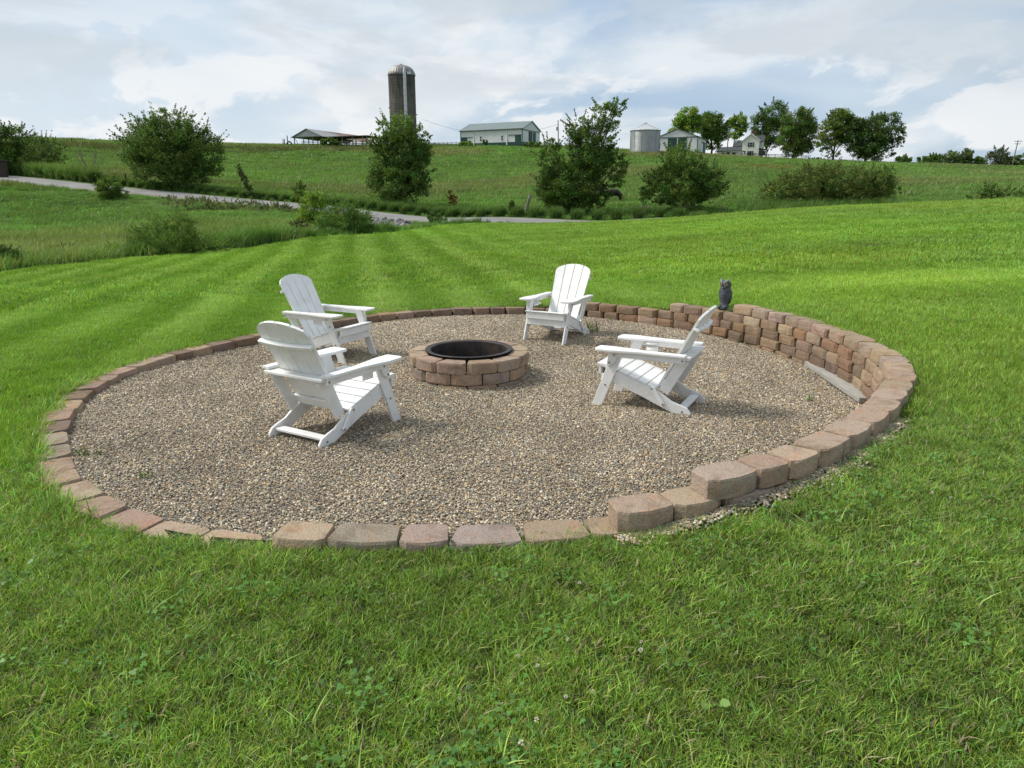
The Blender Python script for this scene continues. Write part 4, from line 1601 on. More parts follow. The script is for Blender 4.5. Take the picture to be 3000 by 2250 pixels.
    for i in idx:
        tgt = cs[i]
        li = int(np.argmin([np.linalg.norm(tgt - q[0]) for q in L]))
        st = L[li][0] * np.array([0.55, 0.55, 0.75])
        st = np.array([st[0], st[1], min(st[2], tgt[2] * 0.85)])
        mid = (st + tgt) / 2 + r_.normal(0, 0.06, 3) * np.linalg.norm(tgt - st)
        mb.tube([st, mid, tgt], [trunk * 0.28, trunk * 0.17, trunk * 0.05], 4, cap=False)
    for (c, rad) in L[1:]:
        st = np.array([0, 0, 0.22 * c[2]])
        mb.tube([st, st * 0.4 + c * 0.6 * np.array([1, 1, 0.85]), c], [trunk * 0.6, trunk * 0.45, trunk * 0.2], 5, cap=False)
    mb.build('trunk', M['bark'], root, smooth=True)
    return root


DK = (0.050, 0.098, 0.022)
MD = (0.066, 0.128, 0.026)
LT = (0.095, 0.170, 0.030)
RG = 'trees along the road'
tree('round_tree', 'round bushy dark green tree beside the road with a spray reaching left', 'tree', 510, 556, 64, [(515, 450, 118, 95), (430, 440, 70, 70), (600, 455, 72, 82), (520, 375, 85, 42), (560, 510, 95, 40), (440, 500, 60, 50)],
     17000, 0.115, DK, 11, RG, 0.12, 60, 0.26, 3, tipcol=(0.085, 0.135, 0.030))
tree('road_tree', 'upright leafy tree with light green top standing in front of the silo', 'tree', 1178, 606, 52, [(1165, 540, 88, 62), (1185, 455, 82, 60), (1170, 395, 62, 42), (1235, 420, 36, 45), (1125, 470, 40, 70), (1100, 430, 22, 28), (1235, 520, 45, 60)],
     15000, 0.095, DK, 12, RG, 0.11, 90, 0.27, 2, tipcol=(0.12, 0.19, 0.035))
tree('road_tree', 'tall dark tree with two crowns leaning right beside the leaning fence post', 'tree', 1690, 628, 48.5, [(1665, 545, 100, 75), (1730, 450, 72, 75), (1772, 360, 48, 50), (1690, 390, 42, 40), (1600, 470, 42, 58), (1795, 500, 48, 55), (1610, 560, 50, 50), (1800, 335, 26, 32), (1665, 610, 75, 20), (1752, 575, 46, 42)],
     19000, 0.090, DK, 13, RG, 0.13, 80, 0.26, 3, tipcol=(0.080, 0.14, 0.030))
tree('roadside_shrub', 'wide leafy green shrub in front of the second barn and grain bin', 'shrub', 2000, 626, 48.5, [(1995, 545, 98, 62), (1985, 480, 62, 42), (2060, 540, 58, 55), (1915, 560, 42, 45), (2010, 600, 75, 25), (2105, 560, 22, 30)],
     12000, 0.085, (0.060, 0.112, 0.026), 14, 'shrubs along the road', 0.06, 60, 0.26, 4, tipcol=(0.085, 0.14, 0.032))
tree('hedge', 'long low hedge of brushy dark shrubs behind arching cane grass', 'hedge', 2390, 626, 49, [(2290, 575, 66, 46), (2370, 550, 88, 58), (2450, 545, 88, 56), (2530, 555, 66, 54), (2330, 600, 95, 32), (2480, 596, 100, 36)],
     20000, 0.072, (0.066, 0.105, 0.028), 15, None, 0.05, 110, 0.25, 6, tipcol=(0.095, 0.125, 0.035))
tree('roadside_shrub', 'small upright green sapling at the end of the long hedge', 'shrub', 2582, 618, 48, [(2575, 550, 32, 45), (2590, 515, 18, 22), (2612, 560, 18, 16), (2560, 590, 30, 25)],
     3200, 0.075, MD, 16, 'shrubs along the road', 0.04, 22, 0.28, 2)
tree('roadside_shrub', 'low clump of weedy brush on the lawn shoulder right of the hedge', 'shrub', 2920, 608, 44, [(2890, 575, 30, 30), (2940, 578, 38, 26), (2980, 585, 30, 20), (2840, 590, 30, 14)],
     3000, 0.065, (0.065, 0.115, 0.028), 17, 'shrubs along the road', 0.03, 22, 0.3, 3)
tree('round_tree', 'dark leafy tree by the gate post at the start of the road', 'tree', 40, 512, 74, [(20, 440, 62, 72), (70, 410, 48, 40), (-30, 430, 60, 62), (60, 480, 62, 32)],
     9000, 0.115, (0.055, 0.105, 0.024), 18, RG, 0.12, 40, 0.28, 2)
tree('roadside_shrub', 'rounded bush between the gate post tree and the bare sapling', 'shrub', 145, 505, 73, [(130, 455, 56, 48), (165, 458, 34, 42), (100, 478, 50, 36)],
     4500, 0.10, (0.058, 0.105, 0.026), 19, 'shrubs along the road', 0.06, 22, 0.28, 3)
tree('roadside_shrub', 'green weedy bush hanging over the road edge below the round tree', 'shrub', 328, 582, 57, [(325, 555, 38, 32), (345, 572, 34, 20)], 3200, 0.075, MD, 20, 'shrubs along the road', 0.03, 14, 0.3, 3)
tree('ditch_shrub', 'bright yellow green feathery bush by the ditch', 'shrub', 922, 668, 40, [(920, 620, 42, 48), (930, 588, 28, 26), (905, 645, 36, 28)], 6500, 0.045, (0.100, 0.182, 0.026), 21, 'bushes in the ditch', 0.03, 26, 0.3, 4, tipcol=(0.125, 0.195, 0.028))
tree('ditch_shrub', 'broad soft green bush in the ditch next to the grey rocks', 'shrub', 1015, 690, 36, [(1000, 652, 72, 42), (1050, 655, 48, 40), (1010, 622, 40, 28), (960, 660, 38, 34), (1072, 672, 22, 18)], 13000, 0.036, (0.068, 0.135, 0.030), 22, 'bushes in the ditch', 0.03, 60, 0.28, 5)
tree('ditch_shrub', 'small dark green bush at the near edge of the road past the rocks', 'shrub', 1278, 660, 40, [(1275, 640, 22, 20), (1290, 650, 22, 12)], 1600, 0.05, (0.055, 0.105, 0.03), 23, 'bushes in the ditch', 0.02, 8, 0.3, 3)
tree('ditch_shrub', 'tall dark weeds rising at the lawn edge before the meadow', 'shrub', 500, 752, 26.5, [(500, 706, 90, 48), (545, 668, 42, 46), (440, 700, 60, 40), (390, 730, 70, 26), (610, 728, 70, 28), (480, 660, 30, 30)], 17000, 0.027, (0.072, 0.135, 0.028), 24, 'bushes in the ditch', 0.02, 90, 0.26, 6)
tree('ditch_shrub', 'dark round bush at the far end of the lawn edge below the meadow', 'shrub', 10, 790, 22, [(10, 757, 58, 42), (-50, 750, 55, 42), (60, 775, 40, 22)], 4600, 0.036, (0.045, 0.095, 0.022), 25, 'bushes in the ditch', 0.02, 12, 0.28, 4)
tree('ditch_shrub', 'reddish brown weed clump in the ditch before the yellow bush', 'shrub', 885, 690, 35, [(880, 668, 28, 22), (905, 675, 24, 16)], 1800, 0.040, (0.065, 0.072, 0.036), 26, 'bushes in the ditch', 0.02, 12, 0.3, 3)
tree('ditch_shrub', 'greyish dry weeds along the near edge of the road', 'shrub', 610, 620, 47, [(520, 592, 50, 16), (590, 600, 55, 20), (660, 604, 55, 20), (730, 612, 52, 22), (800, 622, 48, 26), (850, 645, 38, 30), (780, 650, 40, 22)], 9000, 0.055, (0.085, 0.115, 0.056), 27, 'bushes in the ditch', 0.02, 70, 0.32, 6)
tree('ditch_shrub', 'low russet weeds in the meadow beside the dark lawn edge bush', 'shrub', 185, 748, 25.5, [(185, 730, 34, 16), (150, 765, 26, 12), (255, 742, 30, 12)], 2200, 0.035, (0.085, 0.080, 0.035), 28, 'bushes in the ditch', 0.02, 12, 0.3, 3)
tree('roadside_shrub', 'thin green seedling bush behind the yellow bush across the road', 'shrub', 882, 592, 54, [(882, 562, 18, 24), (876, 582, 18, 14)], 1400, 0.07, (0.08, 0.14, 0.03), 29, 'shrubs along the road', 0.03, 12, 0.34, 2)
tree('roadside_shrub', 'rusty orange dock weed standing in the pasture between two trees', 'shrub', 1328, 608, 55, [(1328, 590, 12, 16), (1318, 575, 9, 14)], 700, 0.07, (0.16, 0.10, 0.035), 30, 'shrubs along the road', 0.02, 8, 0.34, 2)
# trees round the farmstead
FG = 'trees round the farmhouse'
tree('farm_tree', 'light green tree rising behind the second green door barn', 'tree', 2010, 445, 250, [(2010, 355, 30, 30), (1990, 385, 30, 30), (2035, 375, 22, 25)], 4200, 0.33, LT, 31, FG, 0.25, 10, 0.34)
tree('farm_tree', 'dark spreading tree between the second barn and the farmhouse', 'tree', 2085, 445, 258, [(2072, 375, 38, 34), (2100, 388, 30, 34), (2080, 415, 30, 24)], 6500, 0.33, DK, 32, FG, 0.3, 14, 0.32)
tree('farm_tree', 'slender yellow green tree behind the low wing of the farmhouse', 'tree', 2155, 455, 300, [(2155, 368, 24, 22), (2147, 396, 20, 18), (2166, 386, 18, 18)], 3000, 0.36, LT, 33, FG, 0.25, 10, 0.34)
tree('farm_tree', 'tall rounded dark tree behind the farmhouse chimney', 'tree', 2245, 450, 305, [(2250, 355, 40, 42), (2230, 370, 30, 35), (2262, 395, 38, 35), (2230, 415, 30, 28)], 6500, 0.38, (0.042, 0.085, 0.024), 34, FG, 0.35, 14, 0.32)
tree('farm_tree', 'big spreading maple beside the porch of the farmhouse', 'tree', 2325, 463, 245, [(2328, 372, 42, 44), (2352, 400, 36, 48), (2312, 408, 34, 38), (2335, 432, 44, 30)], 8500, 0.33, (0.060, 0.108, 0.028), 35, FG, 0.4, 16, 0.30)
tree('farm_tree', 'pale crowned tree with bare trunk leaning into the dark oak', 'tree', 2440, 470, 235, [(2445, 370, 36, 36), (2425, 400, 30, 40), (2470, 395, 32, 40), (2412, 428, 20, 18)], 6000, 0.32, (0.072, 0.118, 0.028), 36, FG, 0.28, 14, 0.32)
tree('farm_tree', 'broad dark oak farthest from the farmhouse on the crest', 'tree', 2535, 474, 232, [(2540, 405, 48, 58), (2585, 390, 38, 45), (2500, 410, 32, 50), (2560, 450, 55, 24), (2612, 410, 24, 32), (2628, 420, 14, 18)], 9500, 0.32, (0.040, 0.078, 0.022), 37, FG, 0.4, 18, 0.30)
FT = 'far trees beyond the pasture'
for i, (px, top, hw, base, c, lab) in enumerate([
        (2647, 458, 20, 484, DK, 'small lone dome shaped tree on the skyline beyond the oak'), (2705, 462, 24, 487, DK, 'low twin of the skyline trees past the lone dome'),
        (2735, 455, 22, 487, DK, 'wider skyline tree joined to its low twin'), (2780, 450, 28, 488, (0.06, 0.10, 0.035), 'grey green rounded tree on the skyline'),
        (2825, 443, 17, 488, (0.06, 0.10, 0.035), 'narrow pointed tree on the skyline'), (2865, 466, 22, 489, DK, 'low dark tree between the pointed tree and the big dark one'),
        (2922, 437, 28, 491, (0.045, 0.06, 0.025), 'big dark brownish tree near the utility pole on the skyline'), (2972, 460, 24, 491, DK, 'hedgerow tree behind the utility pole'),
        (3010, 452, 30, 492, DK, 'last hedgerow tree past the utility pole')]):
    tree('skyline_tree', lab, 'tree', px, base + 3, 325, [(px, (top + base) / 2 - 2, hw, (base - top) / 2), (px + hw * 0.3, (top + base * 2) / 3, hw * 0.8, (base - top) / 2.6)], 1600, 0.36, c, 40 + i, FT, 0.2, 8, 0.36)
tree('barnyard_bush', 'dark bush growing in front of the open cattle shed', 'shrub', 968, 432, 178, [(968, 420, 26, 13), (985, 424, 20, 10)], 1500, 0.26, DK, 60, 'bushes by the farm buildings', 0.05, 6, 0.34)
tree('barnyard_bush', 'light green brush at the end wall of the long barn', 'shrub', 1365, 432, 198, [(1365, 424, 22, 9), (1345, 427, 12, 6)], 900, 0.25, LT, 61, 'bushes by the farm buildings', 0.05, 6, 0.36)
tree('barnyard_bush', 'small shrub below the windows of the long barn', 'shrub', 1422, 430, 200, [(1422, 419, 7, 9)], 400, 0.22, DK, 62, 'bushes by the farm buildings', 0.05, 4, 0.4)
tree('barnyard_bush', 'leafy bush at the corner by the long barn gable doors', 'shrub', 1555, 440, 192, [(1555, 428, 20, 10), (1575, 424, 10, 12)], 900, 0.25, MD, 63, 'bushes by the farm buildings', 0.05, 6, 0.36)
tree('barnyard_bush', 'low dark hedge line on the crest past the maple', 'shrub', 2390, 470, 240, [(2385, 466, 16, 5), (2400, 467, 14, 4)], 600, 0.22, DK, 64, 'bushes by the farm buildings', 0.05, 4, 0.4)

# ------------------------------------------------------------------ owl, plank
M['owl'] = simple('owl_resin', (0.110, 0.121, 0.136), (0.045, 0.051, 0.059), 14, 0.6, bmp=0.4, bscale=45, bd=0.004)
M['owl_dry'] = simple('owl_worn', (0.26, 0.27, 0.275), (0.15, 0.16, 0.17), 20, 0.7)
M['owl_eye'] = simple('owl_eye', (0.42, 0.30, 0.08), None, 5, 0.3)
M['black'] = simple('black', (0.01, 0.01, 0.011), None, 5, 0.35)
M['plank'] = simple('weathered_board', (0.40, 0.385, 0.35), (0.27, 0.255, 0.225), 7, 0.9, bmp=0.35, bscale=22, stretch=(9, 0.7, 9))


def build_owl():
    p = onz(2121, 906, 0.305)
    root = empty('owl_statue', (p[0], p[1], 0.302), face_rz(-0.74, -0.67), 'dark grey owl decoy standing on the block wall', 'statue')
    # local: faces +y
    mb = MB()
    seg = 44
    prof = [(0.0, 0.062, 0.055), (0.02, 0.068, 0.060), (0.05, 0.058, 0.050), (0.075, 0.048, 0.044), (0.10, 0.058, 0.050), (0.14, 0.068, 0.060), (0.19, 0.076, 0.066),
            (0.235, 0.074, 0.064), (0.262, 0.066, 0.058), (0.272, 0.060, 0.053)]
    vs = []
    for z, a, b in prof:
        for k in range(seg):
            t = 2 * math.pi * k / seg
            gr = 1 + (0.035 * math.cos(t * 22) if 0.09 < z < 0.25 else 0)
            vs.append((a * math.cos(t) * gr, b * math.sin(t) * gr + (0.006 if z < 0.04 else 0), z))
    fs = [(i * seg + k, i * seg + (k + 1) % seg, (i + 1) * seg + (k + 1) % seg, (i + 1) * seg + k) for i in range(len(prof) - 1) for k in range(seg)]
    fs += [tuple(range(seg - 1, -1, -1)), tuple((len(prof) - 1) * seg + k for k in range(seg))]
    mb.add(vs, fs).build('body', M['owl'], root, smooth=True)
    hd = MB()
    prof = [(0.268, 0.052), (0.274, 0.063), (0.295, 0.069), (0.32, 0.068), (0.342, 0.058), (0.356, 0.040), (0.362, 0.012)]
    vs = []
    for z, a in prof:
        for k in range(28):
            t = 2 * math.pi * k / 28
            vs.append((a * math.cos(t), a * 0.92 * math.sin(t), z))
    fs = [(i * 28 + k, i * 28 + (k + 1) % 28, (i + 1) * 28 + (k + 1) % 28, (i + 1) * 28 + k) for i in range(len(prof) - 1) for k in range(28)]
    fs += [tuple(range(27, -1, -1)), tuple((len(prof) - 1) * 28 + k for k in range(28))]
    head = hd.add(vs, fs).build('head', M['owl'], root, smooth=True)
    for s in (-1, 1):
        # brow that sweeps up into the ear tuft
        MB().tube([(s * 0.006, 0.066, 0.325), (s * 0.025, 0.058, 0.340), (s * 0.044, 0.036, 0.362), (s * 0.056, 0.018, 0.392)], [0.010, 0.012, 0.013, 0.003], 7).build('ear_tuft', M['owl_dry'], head, smooth=True)
        c = Vector((s * 0.030, 0.060, 0.318))
        out = Vector((s * 0.42, 0.9, 0.05)).normalized()
        a = out.cross(Vector((0, 0, 1))).normalized()
        b = out.cross(a)
        pts = [c + (a * math.cos(t) + b * math.sin(t)) * 0.0235 for t in [2 * math.pi * k / 20 for k in range(21)]]
        MB().tube(pts, [0.0042] * 21, 6, cap=False).build('eye_ring', M['owl_dry'], head, smooth=True)
        e = MB()
        e.tube([c - out * 0.010, c + out * 0.001, c + out * 0.006], [0.017, 0.016, 0.008], 14)
        eye = e.build('eye', M['owl_eye'], head, smooth=True)
        MB().tube([c + out * 0.0055, c + out * 0.0085], [0.0085, 0.006], 10).build('pupil', M['black'], eye)
        w = MB()
        w.tube([(s * 0.050, -0.010, 0.258), (s * 0.062, -0.014, 0.215), (s * 0.060, -0.018, 0.155), (s * 0.046, -0.028, 0.095), (s * 0.032, -0.034, 0.065)], [0.014, 0.026, 0.027, 0.018, 0.006], 10)
        w.build('wing', M['owl'], root, smooth=True)
        MB().tube([(s * 0.030, 0.030, 0.050), (s * 0.034, 0.056, 0.034), (s * 0.036, 0.076, 0.016)], [0.020, 0.019, 0.010], 8).build('foot', M['owl'], root, smooth=True)
    MB().tube([(0, 0.060, 0.318), (0, 0.079, 0.305), (0, 0.074, 0.288)], [0.010, 0.008, 0.002], 8).build('beak', M['black'], head, smooth=True)
    MB().tube([(-0.03, 0.052, 0.285), (0, 0.064, 0.277), (0.03, 0.052, 0.285)], [0.006, 0.010, 0.006], 6).build('chin', M['owl_dry'], head, smooth=True)


build_owl()


def build_plank():
    a, b = onz(2376, 1060, 0.0), onz(2541, 1172, 0.0)
    c = (a + b) / 2
    d = b - a
    L = math.hypot(d[0], d[1])
    mb = MB()
    n = 6
    w, t = 0.068, 0.023
    vs = []
    for i in range(n + 1):
        y = -L / 2 + L * i / n
        j = random.uniform(-0.002, 0.002)
        vs += [(-w + j, y, -t), (w + j, y, -t), (w + j, y, t), (-w + j, y, t)]
    fs = [(0, 1, 2, 3), tuple(4 * n + q for q in (3, 2, 1, 0))]
    for i in range(n):
        for q in range(4):
            fs.append((4 * i + q, 4 * i + (q + 1) % 4, 4 * i + 4 + (q + 1) % 4, 4 * i + 4 + q))
    o = mb.add(vs, fs).build('plank', M['plank'], None, 0.003)
    z0, z1 = gvz(a[0], a[1]), gvz(b[0], b[1])
    o.location = (c[0], c[1], (z0 + z1) / 2 + t + 0.012)
    o.rotation_euler = (math.atan2(z1 - z0, L), 0, math.atan2(-d[0], d[1]))
    tag(o, 'weathered grey board lying on the gravel against the block wall', 'board')


build_plank()

# ------------------------------------------------------------------ farm buildings
M['siding'] = simple('white_siding', (0.72, 0.73, 0.72), (0.64, 0.65, 0.64), 0.5, 0.55)
M['siding_shade'] = M['siding']
M['greendoor'] = simple('green_metal', (0.020, 0.060, 0.050), (0.028, 0.070, 0.058), 0.4, 0.45)
M['greenroof'] = simple('green_roof', (0.150, 0.190, 0.185), (0.180, 0.215, 0.210), 0.3, 0.38, 0.0)
M['trim'] = simple('grey_trim', (0.10, 0.125, 0.125), None, 1, 0.5)
M['galv'] = simple('galvanised', (0.42, 0.43, 0.44), (0.33, 0.34, 0.35), 0.9, 0.42, 0.55)
M['glass'] = simple('dark_glass', (0.03, 0.035, 0.04), None, 1, 0.12)
M['houseroof'] = simple('shingle_roof', (0.075, 0.085, 0.088), (0.05, 0.056, 0.06), 0.8, 0.85)
M['brickred'] = simple('chimney_brick', (0.17, 0.06, 0.045), (0.12, 0.045, 0.035), 3, 0.9)
M['shutter'] = simple('shutter', (0.035, 0.042, 0.038), None, 2, 0.6)


def rusty(name):
    m, g, b = new_mat(name)
    tc = g.add('ShaderNodeTexCoord')
    n = g.noise(tc.outputs['Object'], 0.35, 5, 0.6)
    sep = g.add('ShaderNodeSeparateXYZ')
    g.link(tc.outputs['Object'], sep.inputs[0])
    f = g.smooth(g.math('ADD', n, g.math('MULTIPLY', sep.outputs[1], 0.028)), 0.62, 0.95)
    g.link(g.mix(f, (0.32, 0.325, 0.325), (0.20, 0.085, 0.045)), b.inputs['Base Color'])
    b.inputs['Roughness'].default_value = 0.55
    b.inputs['Metallic'].default_value = 0.2
    return m


M['rusty'] = rusty('rusty_sheet')


def silo_mat():
    m, g, b = new_mat('silo_staves')
    tc = g.add('ShaderNodeTexCoord')
    mp = g.add('ShaderNodeMapping')
    mp.inputs['Scale'].default_value = (1, 1, 0.12)
    g.link(tc.outputs['Object'], mp.inputs[0])
    streak = g.noise(mp.outputs[0], 2.2, 5, 0.65)
    sep = g.add('ShaderNodeSeparateXYZ')
    g.link(tc.outputs['Object'], sep.inputs[0])
    hi = g.smooth(sep.outputs[2], 10.0, 21.0)
    f = g.smooth(g.math('ADD', streak, g.math('MULTIPLY', hi, 0.22)), 0.45, 0.70)
    blot = g.noise(tc.outputs['Object'], 0.9, 5, 0.6)
    c = g.mix(g.smooth(blot, 0.35, 0.65), (0.185, 0.160, 0.130), (0.135, 0.118, 0.098))
    c = g.mix(g.math('MULTIPLY', f, 0.75), c, (0.035, 0.032, 0.030))
    g.link(c, b.inputs['Base Color'])
    b.inputs['Roughness'].default_value = 0.9
    return m


M['silo'] = silo_mat()


def site(px, py, d):
    p = atd(px, py, d)
    return p[0], p[1], gz1(p[0], p[1])


def build_silo():
    x, y, z = site(1184, 428, 215)
    k = 215 / F
    Rr = 36.0 * k
    top = atd(1184, 222, 215)[2] - z
    dome = atd(1184, 190, 215)[2] - z
    root = empty('silo', (x, y, z), 0, 'tall dark concrete stave silo with silver dome and white chute', 'silo')
    MB().lathe([(Rr, -0.5), (Rr, top)], 56, cap=True).build('stave_wall', M['silo'], root)
    nh = 26
    for i in range(nh):
        zz = 0.5 + (top - 0.8) * i / (nh - 1)
        MB().lathe([(Rr, zz - 0.05), (Rr + 0.05, zz - 0.035), (Rr + 0.05, zz + 0.035), (Rr, zz + 0.05)], 40).build('hoop', M['trim'], root)
    # vertical stave joints as thin raised seams
    for i in range(28):
        a = 2 * math.pi * i / 28
        c, s = math.cos(a), math.sin(a)
        o = MB().box(-0.03, 0.03, -0.03, 0.03, 0, top - 0.05).build('seam', M['silo'], root)
        o.location = (Rr * c, Rr * s, 0)
        o.rotation_euler = (0, 0, a)
    seg = 64
    vs, fs = [], []
    prof = [(1.03, 0.0), (1.03, 0.12), (0.985, 0.28), (0.90, 0.50), (0.76, 0.70), (0.55, 0.86), (0.30, 0.955), (0.10, 0.99)]
    for r_, h in prof:
        for q in range(seg):
            rr = Rr * r_ * (1.0 + (0.018 if q % 2 else 0))
            a = 2 * math.pi * q / seg
            vs.append((rr * math.cos(a), rr * math.sin(a), top + h * (dome - top)))
    fs = [(i * seg + q, i * seg + (q + 1) % seg, (i + 1) * seg + (q + 1) % seg, (i + 1) * seg + q) for i in range(len(prof) - 1) for q in range(seg)]
    fs.append(tuple((len(prof) - 1) * seg + q for q in range(seg)))
    dm = MB().add(vs, fs).build('dome', M['domesheet'], root)
    MB().lathe([(0.34, dome - 0.12), (0.34, dome + 0.18), (0.05, dome + 0.32)], 16, cap=True).build('vent_cap', M['galv'], dm)
    # filling chute on the camera side, right of the middle
    cx, cy = Rr * 0.36, -Rr * 0.97
    ch = MB().lathe([(0.46, 0), (0.46, top + 0.5), (0.30, top + 1.2), (0.03, top + 2.0)], 14, cx, cy, cap=True).build('chute', M['galvlight'], root)
    for i in range(14):
        zz = 1.0 + i * (top / 14)
        MB().lathe([(0.46, zz - 0.04), (0.50, zz - 0.03), (0.50, zz + 0.03), (0.46, zz + 0.04)], 14, cx, cy).build('chute_band', M['galv'], ch)
    hatch = MB().box(Rr * 0.55, Rr * 0.80, -Rr * 0.93, -Rr * 0.72, top - 0.1, top + 0.55).build('dome_door', M['galvlight'], dm)


M['domesheet'] = simple('dome_sheet', (0.33, 0.325, 0.315), (0.17, 0.16, 0.155), 0.7, 0.5, 0.4, stretch=(1, 1, 0.3))
M['galvlight'] = simple('pale_galvanised', (0.58, 0.60, 0.61), (0.48, 0.50, 0.51), 0.8, 0.45, 0.25)
build_silo()


def gable_roof(mb, x0, x1, y0, y1, ze, zr, th, along='x', over=0.35):
    """two thick roof slopes; ridge runs along the given axis"""
    if along == 'x':
        ym = (y0 + y1) / 2
        sl = (zr - ze) / (ym - y0)
        for s, ye in ((1, y0 - over), (-1, y1 + over)):
            e = ze - sl * over
            mb.prism([(ye, e), (ym, zr), (ym, zr + th), (ye, e + th)], 'x', x0 - over, x1 + over)
    else:
        xm = (x0 + x1) / 2
        sl = (zr - ze) / (xm - x0)
        for s, xe in ((1, x0 - over), (-1, x1 + over)):
            e = ze - sl * over
            mb.prism([(xe, e), (xm, zr), (xm, zr + th), (xe, e + th)], 'y', y0 - over, y1 + over)
    return mb


def build_long_barn():
    x, y, z = site(1467, 432, 208)
    root = empty('pole_barn', (x, y, z), R(-27), 'long white pole barn with grey green roof and low windows', 'barn')
    Lx, W, H_, Rg = 19.2, 11.0, 4.15, 6.3
    x0, x1, y0, y1 = -Lx * 0.55, Lx * 0.45, -W * 0.35, W * 0.65
    mb = MB()
    mb.prism([(y0, 0.0), (y1, 0.0), (y1, H_), ((y0 + y1) / 2, Rg), (y0, H_)], 'x', x0, x1)
    mb.build('wall', M['siding'], root)
    gable_roof(MB(), x0, x1, y0, y1, H_, Rg, 0.14, 'x', 0.35).build('roof', M['greenroof'], root)
    # wainscot and posts on the long side
    MB().box(x0 - 0.02, x1 + 0.02, y0 - 0.05, y0 - 0.003, -0.4, 0.75).build('wainscot', M['greendoor'], root)
    MB().box(x1 + 0.003, x1 + 0.05, y0, y1, -0.4, 0.75).build('wainscot', M['greendoor'], root)
    for fx in (0.215, 0.755):
        xx = x0 + Lx * fx
        MB().box(xx - 0.16, xx + 0.16, y0 - 0.16, y0 - 0.06, 0, H_ - 0.05).build('downspout', M['siding'], root)
    for xx in (x0, x1):
        MB().box(xx - 0.12, xx + 0.12, y0 - 0.12, y0 - 0.06, 0, H_).build('corner_trim', M['trim'], root)
    # sliding doors
    MB().box(x0 + 0.2, x0 + 2.0, y0 - 0.10, y0 - 0.055, 0.1, 2.3).build('door', M['greendoor'], root)
    MB().box(x0 + 0.1, x0 + 4.0, y0 - 0.18, y0 - 0.06, 2.3, 2.45).build('door_track', M['trim'], root)
    MB().box(x1 - 2.2, x1 - 0.35, y0 - 0.10, y0 - 0.055, 0.0, 2.45).build('door', M['greendoor'], root)
    MB().box(x1 - 4.3, x1 - 0.2, y0 - 0.18, y0 - 0.06, 2.45, 2.6).build('door_track', M['trim'], root)
    for fx in (0.335, 0.68):
        xx = x0 + Lx * fx
        w = MB().box(xx - 0.42, xx + 0.42, y0 - 0.07, y0 - 0.003, 1.15, 2.6).build('window', M['whitetrim'], root)
        for zz in (1.28, 1.92):
            MB().box(xx - 0.26, xx + 0.26, y0 - 0.085, y0 - 0.072, zz, zz + 0.52).build('pane', M['glass'], w)
    # gable doors
    for a, b in ((0.34, 0.54), (0.56, 0.74)):
        MB().box(x1 + 0.055, x1 + 0.11, y0 + W * a, y0 + W * b, 0.0, 3.6).build('door', M['greendoor'], root)
    MB().box(x1 + 0.06, x1 + 0.16, y0 + W * 0.54, y0 + W * 0.56, 0.0, 3.75).build('door_post', M['siding'], root)
    MB().box(x1 + 0.06, x1 + 0.13, y0 - 0.05, y1 + 0.05, H_ - 0.4, H_ - 0.22).build('gable_band', M['trim'], root)
    MB().box(x0 - 0.36, x1 + 0.36, y0 - 0.46, y0 - 0.34, H_ - 0.22, H_ - 0.04).build('gutter', M['trim'], root)


M['whitetrim'] = simple('white_trim', (0.78, 0.78, 0.77), None, 1, 0.5)
build_long_barn()


def build_second_barn():
    x, y, z = site(2000, 446, 203)
    root = empty('pole_barn', (x, y, z), R(-24), 'white barn with two tall green gable doors beside the grain bin', 'barn')
    W, D, H_, Rg = 11.0, 13.5, 4.3, 6.3
    x0, x1, y0, y1 = -W * 0.62, W * 0.38, -2.0, D - 2.0
    MB().prism([(x0, -0.4), (x1, -0.4), (x1, H_), ((x0 + x1) / 2, Rg), (x0, H_)], 'y', y0, y1).build('wall', M['siding'], root)
    gable_roof(MB(), x0, x1, y0, y1, H_, Rg, 0.14, 'y', 0.35).build('roof', M['greenroof2'], root)
    for a, b in ((0.28, 0.505), (0.525, 0.745)):
        MB().box(x0 + W * a, x0 + W * b, y0 - 0.12, y0 - 0.06, 0.0, 4.05).build('door', M['greendoor'], root)
    MB().box(x0 + W * 0.507, x0 + W * 0.523, y0 - 0.14, y0 - 0.05, 0.0, 4.1).build('door_post', M['siding'], root)
    MB().box(x0, x1, y0 - 0.05, y0 - 0.003, -0.4, 0.6).build('wainscot', M['greendoor'], root)
    MB().box(x1 + 0.003, x1 + 0.05, y0, y1, -0.4, 0.7).build('wainscot', M['greendoor'], root)
    MB().box(x0 - 0.05, x1 + 0.05, y0 - 0.13, y0 - 0.05, H_ - 0.2, H_).build('gable_band', M['trim'], root)
    MB().box(x1 - 0.1, x1 + 0.12, y0 - 0.12, y0 + 0.1, -0.3, H_).build('corner_trim', M['trim'], root)
    MB().box(x1 + 0.06, x1 + 0.12, y0 + 8.8, y0 + 12.2, 0, 3.2).build('door', M['greendoor'], root)
    MB().box(x1 + 0.06, x1 + 0.18, y0 + 6.0, y0 + 12.8, 3.2, 3.4).build('door_track', M['trim'], root)
    for a in (2.6, 5.4):
        w = MB().box(x1 + 0.01, x1 + 0.07, y0 + a, y0 + a + 1.0, 1.2, 2.5).build('window', M['whitetrim'], root)
        MB().box(x1 + 0.072, x1 + 0.085, y0 + a + 0.2, y0 + a + 0.8, 1.35, 2.35).build('pane', M['glass'], w)


M['greenroof2'] = simple('dark_green_roof', (0.06, 0.125, 0.085), (0.08, 0.145, 0.10), 0.3, 0.5)
build_second_barn()


